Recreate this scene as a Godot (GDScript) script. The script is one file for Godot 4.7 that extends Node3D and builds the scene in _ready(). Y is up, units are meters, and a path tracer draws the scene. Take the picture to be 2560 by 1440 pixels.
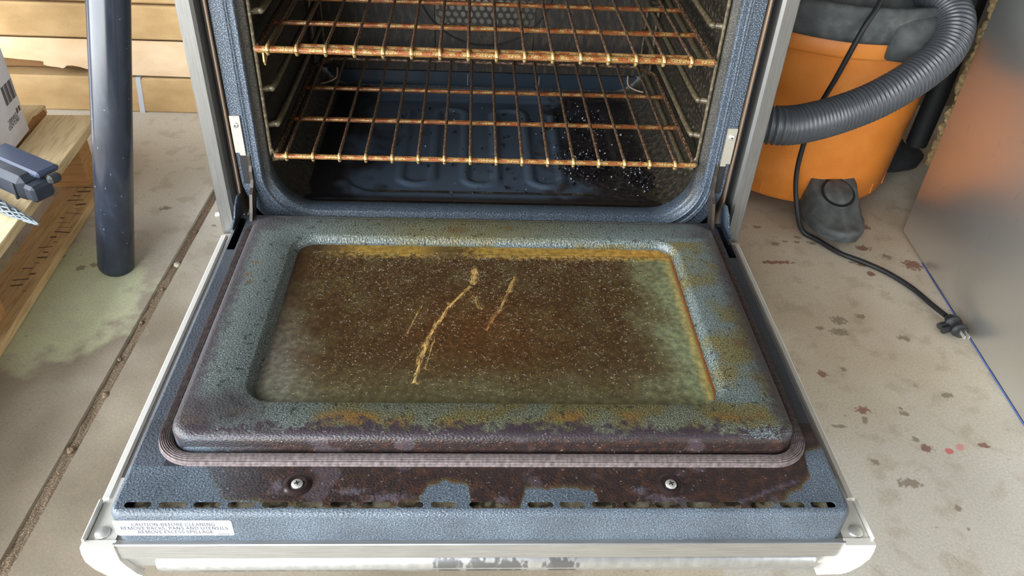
extends Node3D

# ---------------------------------------------------------------- helpers
var used := {}
var M := {}

func numbered(n: String) -> String:
	if not used.has(n):
		used[n] = 0
		return n
	used[n] += 1
	return "%s_%03d" % [n, used[n]]

func thing(called: String, label: String, category: String, at := Vector3.ZERO, group := "") -> Node3D:
	var o := Node3D.new()
	o.name = numbered(called)
	add_child(o, true)
	o.position = at
	o.set_meta("label", label)
	o.set_meta("category", category)
	if group != "":
		o.set_meta("group", group)
	return o

func part(parent: Node, called: String, mesh: Mesh, m: Material, label := "") -> MeshInstance3D:
	var o := MeshInstance3D.new()
	o.name = called
	o.mesh = mesh
	o.material_override = m
	o.cast_shadow = GeometryInstance3D.SHADOW_CASTING_SETTING_ON
	parent.add_child(o, true)
	if label != "":
		o.set_meta("label", label)
	return o

func struct(called: String, mesh: Mesh, m: Material, parent: Node = self) -> MeshInstance3D:
	var o := part(parent, called, mesh, m)
	if parent == self:
		o.set_meta("kind", "structure")
	return o

func begin() -> SurfaceTool:
	var st := SurfaceTool.new()
	st.begin(Mesh.PRIMITIVE_TRIANGLES)
	return st

func finish(st: SurfaceTool) -> ArrayMesh:
	st.generate_normals()
	return st.commit()

# a b c counter-clockwise seen from outside
var tint = null

func tri(st: SurfaceTool, a: Vector3, b: Vector3, c: Vector3, ua := Vector2.ZERO, ub := Vector2.ZERO, uc := Vector2.ZERO) -> void:
	if tint != null:
		st.set_color(tint.call(a)); st.set_uv(ua); st.add_vertex(a)
		st.set_color(tint.call(c)); st.set_uv(uc); st.add_vertex(c)
		st.set_color(tint.call(b)); st.set_uv(ub); st.add_vertex(b)
		return
	st.set_uv(ua); st.add_vertex(a)
	st.set_uv(uc); st.add_vertex(c)
	st.set_uv(ub); st.add_vertex(b)

func quad(st: SurfaceTool, a: Vector3, b: Vector3, c: Vector3, d: Vector3, ua := Vector2.ZERO, ub := Vector2.ZERO, uc := Vector2.ZERO, ud := Vector2.ZERO) -> void:
	tri(st, a, b, c, ua, ub, uc)
	tri(st, a, c, d, ua, uc, ud)

func v2(c: Vector3) -> Vector2:
	return Vector2(c.x, c.y)

# chamfered box added to st
func add_box(st: SurfaceTool, c: Vector3, s: Vector3, r := 0.001, basis := Basis.IDENTITY) -> void:
	st.set_smooth_group(-1)
	var h := s * 0.5
	r = minf(r, minf(h.x, minf(h.y, h.z)) * 0.9)
	var k := {}
	for sx in [-1, 1]:
		for sy in [-1, 1]:
			for sz in [-1, 1]:
				var o := Vector3(h.x * sx, h.y * sy, h.z * sz)
				var i := Vector3(r * sx, r * sy, r * sz)
				k[[sx, sy, sz, 0]] = c + basis * (o - Vector3(0, i.y, i.z))
				k[[sx, sy, sz, 1]] = c + basis * (o - Vector3(i.x, 0, i.z))
				k[[sx, sy, sz, 2]] = c + basis * (o - Vector3(i.x, i.y, 0))
	for ax in 3:
		for s0 in [-1, 1]:
			var f := func(a: int, b: int) -> Array:
				var kk := [0, 0, 0, ax]
				kk[ax] = s0
				kk[(ax + 1) % 3] = a
				kk[(ax + 2) % 3] = b
				return kk
			var q := [k[f.call(-1, -1)], k[f.call(1, -1)], k[f.call(1, 1)], k[f.call(-1, 1)]]
			if s0 < 0:
				q.reverse()
			quad(st, q[0], q[1], q[2], q[3], Vector2(0, 0), Vector2(1, 0), Vector2(1, 1), Vector2(0, 1))
	if r < 0.0002:
		return
	for ax in 3:
		var b1 := (ax + 1) % 3
		var b2 := (ax + 2) % 3
		for s1 in [-1, 1]:
			for s2 in [-1, 1]:
				var p0 := [0, 0, 0, b1]
				p0[ax] = -1; p0[b1] = s1; p0[b2] = s2
				var p1 := p0.duplicate(); p1[ax] = 1
				var p2 := p1.duplicate(); p2[3] = b2
				var p3 := p0.duplicate(); p3[3] = b2
				if s1 * s2 > 0:
					quad(st, k[p0], k[p3], k[p2], k[p1])
				else:
					quad(st, k[p0], k[p1], k[p2], k[p3])
	for sx in [-1, 1]:
		for sy in [-1, 1]:
			for sz in [-1, 1]:
				if sx * sy * sz > 0:
					tri(st, k[[sx, sy, sz, 0]], k[[sx, sy, sz, 1]], k[[sx, sy, sz, 2]])
				else:
					tri(st, k[[sx, sy, sz, 0]], k[[sx, sy, sz, 2]], k[[sx, sy, sz, 1]])

func box_mesh(c: Vector3, s: Vector3, r := 0.001, basis := Basis.IDENTITY) -> ArrayMesh:
	var st := begin()
	add_box(st, c, s, r, basis)
	return finish(st)

# rows of points joined into a sheet; ring = each row is closed, loop = last row joins the first
func loft(st: SurfaceTool, rows: Array, ring := true, loop := false, uvs := [], flip := false, smooth := 0) -> void:
	st.set_smooth_group(smooth)
	var nr := rows.size()
	var nc: int = rows[0].size()
	for i in (nr if loop else nr - 1):
		var ra = rows[i]
		var rb = rows[(i + 1) % nr]
		for j in (nc if ring else nc - 1):
			var j2 := (j + 1) % nc
			var ua := Vector2.ZERO; var ub := Vector2.ZERO; var uc := Vector2.ZERO; var ud := Vector2.ZERO
			if uvs.size() > 0:
				ua = uvs[i][j]; ub = uvs[i][j2]; uc = uvs[(i + 1) % nr][j2]; ud = uvs[(i + 1) % nr][j]
			else:
				ua = Vector2(float(j) / nc, float(i) / nr); ub = Vector2(float(j + 1) / nc, float(i) / nr)
				uc = Vector2(float(j + 1) / nc, float(i + 1) / nr); ud = Vector2(float(j) / nc, float(i + 1) / nr)
			if flip:
				quad(st, ra[j], rb[j], rb[j2], ra[j2], ua, ud, uc, ub)
			else:
				quad(st, ra[j], ra[j2], rb[j2], rb[j], ua, ub, uc, ud)

func fan(st: SurfaceTool, row: Array, flip := false) -> void:
	st.set_smooth_group(-1)
	var c := Vector3.ZERO
	for p in row:
		c += p
	c /= row.size()
	for j in row.size():
		if flip:
			tri(st, c, row[(j + 1) % row.size()], row[j])
		else:
			tri(st, c, row[j], row[(j + 1) % row.size()])

func smooth_path(pts: Array, n := 8) -> Array:
	var cv := []
	for i in pts.size() - 1:
		var p0: Vector3 = pts[maxi(i - 1, 0)]
		var p1: Vector3 = pts[i]
		var p2: Vector3 = pts[i + 1]
		var p3: Vector3 = pts[mini(i + 2, pts.size() - 1)]
		for k in n:
			cv.append(p1.cubic_interpolate(p2, p0, p3, float(k) / n))
	cv.append(pts[-1])
	return cv

func add_tube(st: SurfaceTool, pts: Array, r, segs := 10, caps := true, squash := 1.0, up := Vector3.UP) -> void:
	var rows := []
	var uvs := []
	var run := 0.0
	var n := Vector3.ZERO
	for i in pts.size():
		var t: Vector3 = (pts[mini(i + 1, pts.size() - 1)] - pts[maxi(i - 1, 0)]).normalized()
		if i == 0:
			n = up - t * up.dot(t)
			if n.length() < 0.05:
				n = Vector3.RIGHT - t * t.x
		else:
			n = n - t * n.dot(t)
			run += pts[i].distance_to(pts[i - 1])
		n = n.normalized()
		var b := t.cross(n)
		var rr: float = r if typeof(r) == TYPE_FLOAT else r[i]
		var row := []
		var urow := []
		for j in segs:
			var a := TAU * j / segs
			row.append(pts[i] + (n * sin(a) * squash + b * cos(a)) * rr)
			urow.append(Vector2(float(j) / segs, run * 8.0))
		rows.append(row)
		uvs.append(urow)
	loft(st, rows, true, false, uvs, true)
	if caps:
		fan(st, rows[0], false)
		fan(st, rows[-1], true)

func tube(pts: Array, r, segs := 10, caps := true, squash := 1.0, up := Vector3.UP) -> ArrayMesh:
	var st := begin()
	add_tube(st, pts, r, segs, caps, squash, up)
	return finish(st)

# profile [radius, height] turned about y
func add_lathe(st: SurfaceTool, c: Vector3, prof: Array, segs := 32, basis := Basis.IDENTITY) -> void:
	var rows := []
	for p in prof:
		var row := []
		for j in segs:
			var a := TAU * j / segs
			row.append(c + basis * Vector3(cos(a) * p[0], p[1], -sin(a) * p[0]))
		rows.append(row)
	loft(st, rows, true, false)

func lathe(c: Vector3, prof: Array, segs := 32, basis := Basis.IDENTITY) -> ArrayMesh:
	var st := begin()
	add_lathe(st, c, prof, segs, basis)
	return finish(st)

# polygon in a plane (o + x*u + y*v) pushed along w
func add_prism(st: SurfaceTool, poly: PackedVector2Array, o: Vector3, u: Vector3, v: Vector3, w: Vector3, uvscale := 1.0) -> void:
	st.set_smooth_group(-1)
	if Geometry2D.is_polygon_clockwise(poly):
		poly.reverse()
	var flip := u.cross(v).dot(w) < 0.0
	var idx := Geometry2D.triangulate_polygon(poly)
	var at := func(p: Vector2) -> Vector3: return o + u * p.x + v * p.y
	for i in range(0, idx.size(), 3):
		var p := [poly[idx[i]], poly[idx[i + 1]], poly[idx[i + 2]]]
		if (p[1] - p[0]).cross(p[2] - p[0]) < 0.0:
			p = [p[0], p[2], p[1]]
		if flip:
			p = [p[0], p[2], p[1]]
		var a: Vector3 = at.call(p[0]); var b: Vector3 = at.call(p[1]); var c: Vector3 = at.call(p[2])
		tri(st, a + w, b + w, c + w, p[0] * uvscale, p[1] * uvscale, p[2] * uvscale)
		tri(st, a, c, b, p[0] * uvscale, p[2] * uvscale, p[1] * uvscale)
	for i in poly.size():
		var a: Vector3 = at.call(poly[i])
		var b: Vector3 = at.call(poly[(i + 1) % poly.size()])
		if flip:
			quad(st, b, a, a + w, b + w)
		else:
			quad(st, a, b, b + w, a + w)

func prism(poly: PackedVector2Array, o: Vector3, u: Vector3, v: Vector3, w: Vector3) -> ArrayMesh:
	var st := begin()
	add_prism(st, poly, o, u, v, w)
	return finish(st)

# rounded rectangle, counter-clockwise in (a, b)
func rrect(a0: float, a1: float, b0: float, b1: float, r: float, n := 6) -> Array:
	var out := []
	r = maxf(r, 0.0004)
	var cs := [[a1 - r, b1 - r, 0.0], [a0 + r, b1 - r, PI / 2], [a0 + r, b0 + r, PI], [a1 - r, b0 + r, PI * 1.5]]
	for c in cs:
		for i in n + 1:
			var t: float = c[2] + PI / 2 * i / n
			out.append(Vector2(c[0] + cos(t) * r, c[1] + sin(t) * r))
	return out

func disc_screw(parent: Node, called: String, c: Vector3, r: float, nrm: Vector3, m: Material) -> MeshInstance3D:
	var y := nrm.normalized()
	var x := (Vector3.RIGHT if absf(y.x) < 0.9 else Vector3.UP).cross(y).normalized()
	var b := Basis(x, y, x.cross(y))
	var st := begin()
	add_lathe(st, c, [[r, -0.001], [r, r * 0.18], [r * 0.85, r * 0.32], [r * 0.45, r * 0.42], [0.0001, r * 0.44]], 24, b)
	var o := part(parent, called, finish(st), m)
	var sr := begin()
	for k in 2:
		add_box(sr, c + y * r * 0.44, Vector3(r * 0.9, r * 0.06, r * 0.22), 0.0, b * Basis(Vector3.UP, 0.4 + k * PI / 2))
	part(o, "drive_recess", finish(sr), M.black)
	return o

# ---------------------------------------------------------------- textures
func noise(seed_: int, freq: float, oct := 3, type := FastNoiseLite.TYPE_SIMPLEX_SMOOTH) -> FastNoiseLite:
	var n := FastNoiseLite.new()
	n.seed = seed_
	n.frequency = freq
	n.noise_type = type
	n.fractal_octaves = oct
	n.fractal_type = FastNoiseLite.FRACTAL_FBM if oct > 1 else FastNoiseLite.FRACTAL_NONE
	return n

func nbytes(n: FastNoiseLite, w: int, h: int, seamless := false) -> PackedByteArray:
	var im: Image = n.get_seamless_image(w, h) if seamless else n.get_image(w, h, false, false, true)
	im.convert(Image.FORMAT_L8)
	return im.get_data()

func to_tex(data: PackedByteArray, w: int, h: int) -> ImageTexture:
	return ImageTexture.create_from_image(Image.create_from_data(w, h, false, Image.FORMAT_RGB8, data))

func to_img(data: PackedByteArray, w: int, h: int) -> Image:
	return Image.create_from_data(w, h, false, Image.FORMAT_RGB8, data)

# noise through a list of colours
func ramp_tex(w: int, h: int, n: FastNoiseLite, stops: Array, n2: FastNoiseLite = null, k2 := 0.0) -> ImageTexture:
	var g := Gradient.new()
	g.offsets = PackedFloat32Array(stops.map(func(s): return s[0]))
	g.colors = PackedColorArray(stops.map(func(s): return s[1]))
	var lut := []
	for i in 256:
		lut.append(g.sample(i / 255.0))
	var b := nbytes(n, w, h, true)
	var b2 := PackedByteArray()
	if n2:
		b2 = nbytes(n2, w, h, true)
	var out := PackedByteArray()
	out.resize(w * h * 3)
	for i in w * h:
		var c: Color = lut[b[i]]
		var k := 1.0
		if n2:
			k = 1.0 + (b2[i] / 255.0 - 0.5) * k2
		out[i * 3] = clampi(int(c.r * k * 255.0), 0, 255)
		out[i * 3 + 1] = clampi(int(c.g * k * 255.0), 0, 255)
		out[i * 3 + 2] = clampi(int(c.b * k * 255.0), 0, 255)
	return to_tex(out, w, h)

func normal_tex(w: int, h: int, n: FastNoiseLite, strength: float) -> ImageTexture:
	var im := n.get_seamless_image(w, h)
	im.convert(Image.FORMAT_RGBA8)
	im.bump_map_to_normal_map(strength)
	return ImageTexture.create_from_image(im)

func mat(c: Color, rough := 0.6, metal := 0.0, spec := 0.5) -> StandardMaterial3D:
	var m := StandardMaterial3D.new()
	m.albedo_color = c
	m.roughness = rough
	m.metallic = metal
	m.metallic_specular = spec
	return m

func tri_mat(tex: Texture2D, scale: Vector3, rough := 0.6, metal := 0.0, world := false) -> StandardMaterial3D:
	var m := mat(Color.WHITE, rough, metal)
	m.albedo_texture = tex
	m.uv1_triplanar = true
	m.uv1_world_triplanar = world
	m.uv1_scale = scale
	return m

func rgb(r: float, g: float, b: float) -> Color:
	return Color(r / 255.0, g / 255.0, b / 255.0)

func piece(xs: Array, ys: Array, x: float) -> float:
	if x <= xs[0]:
		return ys[0]
	for i in xs.size() - 1:
		if x <= xs[i + 1]:
			return lerpf(ys[i], ys[i + 1], (x - xs[i]) / (xs[i + 1] - xs[i]))
	return ys[-1]

func put(d: PackedByteArray, w: int, h: int, x: int, y: int, c: Vector3, t: float) -> void:
	if x < 0 or y < 0 or x >= w or y >= h:
		return
	var i := (y * w + x) * 3
	d[i] = int(lerpf(d[i], c.x, t))
	d[i + 1] = int(lerpf(d[i + 1], c.y, t))
	d[i + 2] = int(lerpf(d[i + 2], c.z, t))

func stroke(d: PackedByteArray, w: int, h: int, a: Vector2, b: Vector2, wid: float, c: Vector3, t: float) -> void:
	var n := maxi(1, int(a.distance_to(b) * 1.5))
	var r := maxi(0, int(ceil(wid)))
	for i in n + 1:
		var p := a.lerp(b, float(i) / n)
		for oy in range(-r, r + 1):
			for ox in range(-r, r + 1):
				var px := int(p.x) + ox
				var py := int(p.y) + oy
				var dd := Vector2(px + 0.5, py + 0.5).distance_to(p + Vector2(0.25, 0.25))
				var k := clampf(wid + 0.5 - dd, 0.0, 1.0)
				if k > 0.0:
					put(d, w, h, px, py, c, t * k)

func blot(d: PackedByteArray, w: int, h: int, c: Vector2, rx: float, ry: float, col: Vector3, t: float, nz: FastNoiseLite, edge := 0.25) -> void:
	for y in range(int(c.y - ry * 1.7), int(c.y + ry * 1.7) + 1):
		for x in range(int(c.x - rx * 1.7), int(c.x + rx * 1.7) + 1):
			if x < 0 or y < 0 or x >= w or y >= h:
				continue
			var e := Vector2((x - c.x) / rx, (y - c.y) / ry).length() + nz.get_noise_2d(x, y) * 0.7
			var k := clampf((1.0 - e) / edge, 0.0, 1.0)
			if k > 0.0:
				put(d, w, h, x, y, col, t * k)

# enamel of the inner door: x -0.36..0.36, z 0..0.57
func liner_texture() -> Image:
	var w := 1760
	var h := 1392
	var low := nbytes(noise(3, 0.006, 3), w, h)
	var mid := nbytes(noise(4, 0.03, 3), w, h)
	var flake := nbytes(noise(5, 0.29, 2), w, h)
	var flake2 := nbytes(noise(6, 0.21, 2), w, h)
	var out := PackedByteArray()
	out.resize(w * h * 3)
	var bx := [-0.36, -0.30, -0.27, -0.245, -0.11, -0.066, -0.059, -0.04, -0.02, -0.016, 0.028, 0.035, 0.10, 0.105, 0.25, 0.285, 0.305, 0.318, 0.322, 0.36]
	var bz := [0.440, 0.452, 0.462, 0.500, 0.512, 0.500, 0.481, 0.476, 0.480, 0.510, 0.510, 0.484, 0.488, 0.512, 0.510, 0.499, 0.487, 0.468, 0.44, 0.43]
	var bound := []
	for x in w:
		bound.append(piece(bx, bz, (x + 0.5) / w * 0.72 - 0.36))
	var blue_d := Vector3(44, 52, 60)
	var blue_l := Vector3(152, 163, 172)
	var teal_d := Vector3(34, 43, 43)
	var teal_l := Vector3(148, 153, 144)
	var olive_d := Vector3(44, 40, 22)
	var olive_l := Vector3(146, 136, 92)
	var side_d := Vector3(40, 42, 46)
	var brown := Vector3(36, 24, 21)
	var purple := Vector3(40, 34, 38)
	var gold := Vector3(92, 74, 32)
	for y in h:
		var z := (y + 0.5) / h * 0.57
		for x in w:
			var i := y * w + x
			var xx := (x + 0.5) / w * 0.72 - 0.36
			var l := low[i] / 255.0
			var m := mid[i] / 255.0
			var f := clampf((flake[i] - 128.0) / 40.0, 0.0, 1.0)
			var g := clampf((flake2[i] - 138.0) / 34.0, 0.0, 1.0)
			var ax := absf(xx)
			var c: Vector3
			if z > 0.4455 or ax > 0.3125:
				c = blue_d.lerp(blue_l, 0.08 + f * 0.44 + g * 0.24)
				c = c * (0.9 + l * 0.2)
				if z > 0.444 and z < 0.4595 and ax < 0.312:
					c = c.lerp(Vector3(27, 27, 32), 0.7)
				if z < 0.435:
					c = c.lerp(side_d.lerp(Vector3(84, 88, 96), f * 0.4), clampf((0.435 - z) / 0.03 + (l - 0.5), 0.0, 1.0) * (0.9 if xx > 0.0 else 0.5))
				if z > 0.40 and z < 0.5085:
					var zb: float = bound[x]
					var d := zb - z + (l - 0.5) * 0.010 + (m - 0.5) * 0.006
					var k := clampf(d / 0.0035 + 0.5, 0.0, 1.0)
					if k > 0.0 and xx > -0.295:
						k *= clampf((xx + 0.295) / 0.10, 0.0, 1.0)
						var fringe := 1.0 - clampf(absf(d) / 0.006, 0.0, 1.0)
						var b := brown.lerp(Vector3(58, 34, 23), clampf((m - 0.45) * 3.0, 0.0, 1.0)).lerp(gold, fringe * 0.7)
						b = b.lerp(Vector3(92, 84, 94), clampf((l - 0.66) * 4.0, 0.0, 0.4) + g * 0.06)
						c = c.lerp(b, k * (0.94 - f * 0.1))
					elif xx <= -0.295 and z < 0.46:
						c = c.lerp(purple, 0.25)
			else:
				var ol := clampf((l - 0.40) * 3.2, 0.0, 1.0) * clampf((xx + 0.25) * 5.0, 0.0, 1.0)
				if z < 0.10:
					ol = clampf(1.0 - absf(xx + 0.03) / 0.20, 0.0, 1.0) * (0.55 + l * 0.6)
				if z > 0.395:
					ol = clampf(ol + 0.45 * clampf((xx + 0.22) * 8.0, 0.0, 1.0), 0.0, 1.0)
				ol = clampf(ol, 0.0, 1.0)
				c = teal_d.lerp(olive_d, ol).lerp(teal_l.lerp(olive_l, ol), clampf(0.10 + f * 0.6 + g * 0.3, 0.0, 1.0))
				# burnt rims
				var dark := clampf((z - 0.424 + (m - 0.5) * 0.03 + (l - 0.5) * 0.02) / 0.012, 0.0, 1.0)
				if xx < -0.2:
					dark = maxf(dark, clampf((z - 0.36 - (xx + 0.31) * 0.5 + (l - 0.5) * 0.08) / 0.07, 0.0, 0.75))
				dark = maxf(dark, clampf((ax - 0.288 + (m - 0.5) * 0.02) / 0.02, 0.0, 0.8))
				if z < 0.09:
					dark = maxf(dark, clampf((ax - 0.25 + (l - 0.5) * 0.06) / 0.07, 0.0, 0.6))
				c = c.lerp(purple.lerp(Vector3(52, 42, 46), m), dark)
				var amber := clampf((l - 0.60) * 5.0, 0.0, 1.0) * clampf((z - 0.405) / 0.012, 0.0, 1.0) * (1.0 - dark)
				c = c.lerp(Vector3(122, 76, 26), amber * 0.55)
				if m < 0.24:
					c = c.lerp(Vector3(34, 32, 28), 0.55)
			out[i * 3] = int(clampf(c.x, 0, 255))
			out[i * 3 + 1] = int(clampf(c.y, 0, 255))
			out[i * 3 + 2] = int(clampf(c.z, 0, 255))
	# chips and scrapes in the burnt strip
	var r := RandomNumberGenerator.new()
	r.seed = 12
	var nz := noise(9, 0.06, 3)
	for k in 420:
		var p := Vector2(r.randf_range(-0.28, 0.31), r.randf_range(0.432, 0.505))
		var q := Vector2((p.x + 0.36) / 0.72 * w, p.y / 0.57 * h)
		stroke(out, w, h, q, q + Vector2(r.randf_range(-4, 4), r.randf_range(-2, 3)), r.randf_range(0.4, 1.0), Vector3(165, 155, 150), r.randf_range(0.25, 0.8))
	for s in [[-0.095, 0.496, 0.028, 0.008], [-0.13, 0.489, 0.02, 0.006], [0.012, 0.499, 0.012, 0.006], [0.165, 0.498, 0.022, 0.008], [-0.20, 0.484, 0.012, 0.012], [0.145, 0.488, 0.012, 0.006]]:
		blot(out, w, h, Vector2((s[0] + 0.36) / 0.72 * w, s[1] / 0.57 * h), s[2] / 0.72 * w, s[3] / 0.57 * h, Vector3(112, 108, 122), 0.5, nz, 0.8)
	for k in 24:
		var t := k / 24.0
		blot(out, w, h, Vector2((lerpf(0.235, 0.305, t) + 0.36) / 0.72 * w, lerpf(0.503, 0.475, t) / 0.57 * h), 16, 9, Vector3(96, 90, 108), 0.22, nz, 0.9)
	for k in 260:
		var p := Vector2(r.randfn(0.277, 0.014), r.randfn(0.437, 0.006))
		if p.y < 0.445:
			var q := Vector2((p.x + 0.36) / 0.72 * w, p.y / 0.57 * h)
			stroke(out, w, h, q, q + Vector2(r.randf_range(-5, 5), r.randf_range(-3, 3)), 0.8, Vector3(120, 142, 140), 0.6)
	for s in [[-0.287, 0.16, 0.008, 0.004], [-0.285, 0.20, 0.006, 0.005], [-0.29, 0.185, 0.005, 0.006], [0.285, 0.30, 0.01, 0.012], [0.03, 0.073, 0.01, 0.006], [-0.04, 0.08, 0.02, 0.01]]:
		blot(out, w, h, Vector2((s[0] + 0.36) / 0.72 * w, s[1] / 0.57 * h), s[2] / 0.72 * w, s[3] / 0.57 * h, Vector3(82, 58, 34), 0.6, nz, 0.6)
	return to_img(out, w, h)

# soot-brown glass: x -0.246..0.246, z 0.10..0.394
func glass_texture() -> Image:
	var w := 1400
	var h := 838
	var low := nbytes(noise(21, 0.006, 3), w, h)
	var mid := nbytes(noise(22, 0.035, 4), w, h)
	var fine := nbytes(noise(23, 0.2, 2), w, h)
	var out := PackedByteArray()
	out.resize(w * h * 3)
	for y in h:
		var z := 0.10 + (y + 0.5) / h * 0.294
		for x in w:
			var i := y * w + x
			var xx := (x + 0.5) / w * 0.492 - 0.246
			var l := low[i] / 255.0
			var m := mid[i] / 255.0
			var f := fine[i] / 255.0
			var c := Vector3(58, 41, 22).lerp(Vector3(64, 51, 29), clampf((l - 0.4) * 3.0, 0.0, 1.0))
			c = c.lerp(Vector3(78, 44, 18), clampf(1.0 - Vector2(xx + 0.01, (z - 0.27) * 1.3).length() / 0.13, 0.0, 1.0) * 0.5)
			# clean olive margins
			var side := clampf((xx - 0.165 - (l - 0.5) * 0.05) / 0.06, 0.0, 1.0)
			var front := clampf((z - 0.325 - (l - 0.5) * 0.05) / 0.06, 0.0, 1.0)
			var left := clampf((-0.195 - xx + (z - 0.25) * 0.2 + (l - 0.5) * 0.03) / 0.04, 0.0, 1.0)
			c = c.lerp(Vector3(86, 84, 58), front * 0.75)
			c = c.lerp(Vector3(104, 108, 78), side)
			c = c.lerp(Vector3(112, 112, 104), left * clampf((z - 0.20) / 0.12, 0.0, 1.0) * 0.6)
			var rim := clampf((xx - 0.228) / 0.008, 0.0, 1.0)
			c = c.lerp(Vector3(146, 128, 74), rim * 0.85)
			c = c.lerp(Vector3(112, 58, 22), clampf((xx - 0.2385 + (m - 0.5) * 0.006) / 0.004, 0.0, 1.0) * 0.9)
			var zt := 0.134 + (m - 0.5) * 0.012 - maxf(0.0, (xx - 0.1)) * 0.02
			var top := clampf((zt - z) / 0.01, 0.0, 1.0)
			top *= 1.0 - 0.75 * clampf(1.3 - absf(xx + 0.047 + (m - 0.5) * 0.03) / 0.03, 0.0, 1.0)
			top *= clampf((xx + 0.215) / 0.05, 0.0, 1.0)
			c = c.lerp(Vector3(128, 101, 44).lerp(Vector3(150, 112, 48), clampf(xx * 4.0, 0.0, 1.0)), top)
			var bar := 1.0 - clampf(absf(z - 0.121) / 0.0016, 0.0, 1.0)
			c = c.lerp(Vector3(82, 62, 28), bar * 0.55 * top)
			c *= 0.86 + (m - 0.5) * 0.5 + (f - 0.5) * 0.22 + 0.14
			out[i * 3] = int(clampf(c.x, 0, 255))
			out[i * 3 + 1] = int(clampf(c.y, 0, 255))
			out[i * 3 + 2] = int(clampf(c.z, 0, 255))
	var px := func(x: float, z: float) -> Vector2: return Vector2((x + 0.246) / 0.492 * w, (z - 0.10) / 0.294 * h)
	var r := RandomNumberGenerator.new()
	r.seed = 7
	# fine pale flakes, thicker toward the hinge side
	for k in 12000:
		var x := r.randf_range(-0.225, 0.215)
		var z := 0.118 + 0.262 * pow(r.randf(), 1.35)
		if x > 0.17 and r.randf() < 0.6:
			continue
		if x < -0.17 and z > 0.22 and r.randf() < 0.7:
			continue
		var a := px.call(x, z) as Vector2
		var ln := r.randf_range(0.2, 2.6) if k % 3 else r.randf_range(2.0, 6.0)
		var an := r.randf_range(-1.2, 1.8)
		var tone := r.randf()
		var col := Vector3(150, 138, 112).lerp(Vector3(214, 206, 190), tone * tone)
		stroke(out, w, h, a, a + Vector2(cos(an), sin(an)) * ln, r.randf_range(0.25, 0.95), col, r.randf_range(0.25, 0.95))
	for k in 1500:
		var x := r.randfn(0.0, 0.12)
		var z := r.randf_range(0.125, 0.185)
		var a := px.call(x, z) as Vector2
		var an := r.randf_range(0.6, 2.0)
		stroke(out, w, h, a, a + Vector2(cos(an), sin(an)) * r.randf_range(2, 9), 0.3, Vector3(170, 160, 150), r.randf_range(0.1, 0.45))
	for k in 520:
		var x := r.randf_range(-0.19, 0.20)
		var z := 0.125 + 0.24 * pow(r.randf(), 1.8)
		var a := px.call(x, z) as Vector2
		var cl := r.randi_range(2, 6)
		for q in cl:
			var an := r.randf() * TAU
			stroke(out, w, h, a, a + Vector2(cos(an), sin(an)) * r.randf_range(0.5, 4.0), r.randf_range(0.4, 1.2), Vector3(176, 164, 146).lerp(Vector3(206, 200, 204), r.randf()), r.randf_range(0.2, 0.65))
			a += Vector2(r.randfn(0.0, 4.0), r.randfn(0.0, 3.0))
	# dark crumbs on the clean margins
	for k in 420:
		var x := r.randf_range(-0.2, 0.242)
		var z := r.randf_range(0.103, 0.135)
		if k % 2 == 0:
			x = r.randf_range(0.16, 0.243)
			z = 0.39 - 0.27 * pow(r.randf(), 2.5)
		var a := px.call(x, z) as Vector2
		stroke(out, w, h, a, a + Vector2(r.randf_range(-4, 4), r.randf_range(-1.5, 1.5)), r.randf_range(0.3, 1.0), Vector3(30, 22, 14), 0.8)
	# scratches that lay the metal-bright layer bare: [x, z, x, z, width m, strands]
	var sc := [[-0.0145, 0.150, -0.017, 0.186, 0.009, 70], [-0.0195, 0.189, -0.028, 0.200, 0.006, 34], [-0.028, 0.200, -0.046, 0.231, 0.0038, 44], [-0.046, 0.228, -0.056, 0.258, 0.004, 44], [-0.056, 0.252, -0.063, 0.275, 0.005, 36], [-0.062, 0.272, -0.072, 0.30, 0.0055, 46], [-0.068, 0.296, -0.077, 0.33, 0.0055, 46], [-0.074, 0.325, -0.080, 0.36, 0.0045, 36], [-0.080, 0.356, -0.074, 0.361, 0.003, 14], [-0.060, 0.285, -0.069, 0.338, 0.004, 16], [0.0367, 0.166, 0.026, 0.20, 0.006, 34], [0.026, 0.20, 0.0126, 0.24, 0.004, 30], [0.0126, 0.235, -0.002, 0.272, 0.004, 22], [-0.076, 0.222, -0.088, 0.262, 0.0012, 10], [-0.086, 0.26, -0.0935, 0.284, 0.0014, 8], [-0.063, 0.129, -0.054, 0.139, 0.004, 8], [-0.048, 0.222, -0.041, 0.231, 0.005, 14], [-0.02, 0.20, -0.008, 0.235, 0.007, 16]]
	for s in sc:
		var pink: bool = s[1] > 0.20 and s[0] > -0.03
		for k in int(s[5] * 3.0):
			var t0 := r.randf()
			var t1 := clampf(t0 + r.randf_range(0.04, 0.25), 0.0, 1.0)
			var off := clampf(r.randfn(0.0, 0.28), -0.75, 0.75)
			var dir := Vector2(s[2] - s[0], s[3] - s[1])
			var nr := dir.orthogonal().normalized() * off * float(s[4])
			var a := Vector2(s[0], s[1]) + dir * t0 + nr
			var b := Vector2(s[0], s[1]) + dir * t1 + nr * r.randf_range(0.3, 1.6) + Vector2(r.randfn(0.0, 0.0006), r.randfn(0.0, 0.0006))
			a += Vector2(r.randfn(0.0, 0.0005), r.randfn(0.0, 0.0005))
			var col := Vector3(206, 164, 84).lerp(Vector3(240, 214, 150), r.randf())
			if pink:
				col = col.lerp(Vector3(196, 128, 84), 0.55)
			stroke(out, w, h, px.call(a.x, a.y), px.call(b.x, b.y), r.randf_range(0.1, 0.7), col.lerp(Vector3(120, 84, 44), r.randf() * 0.6), r.randf_range(0.25, 0.85))
	return to_img(out, w, h)

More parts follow.
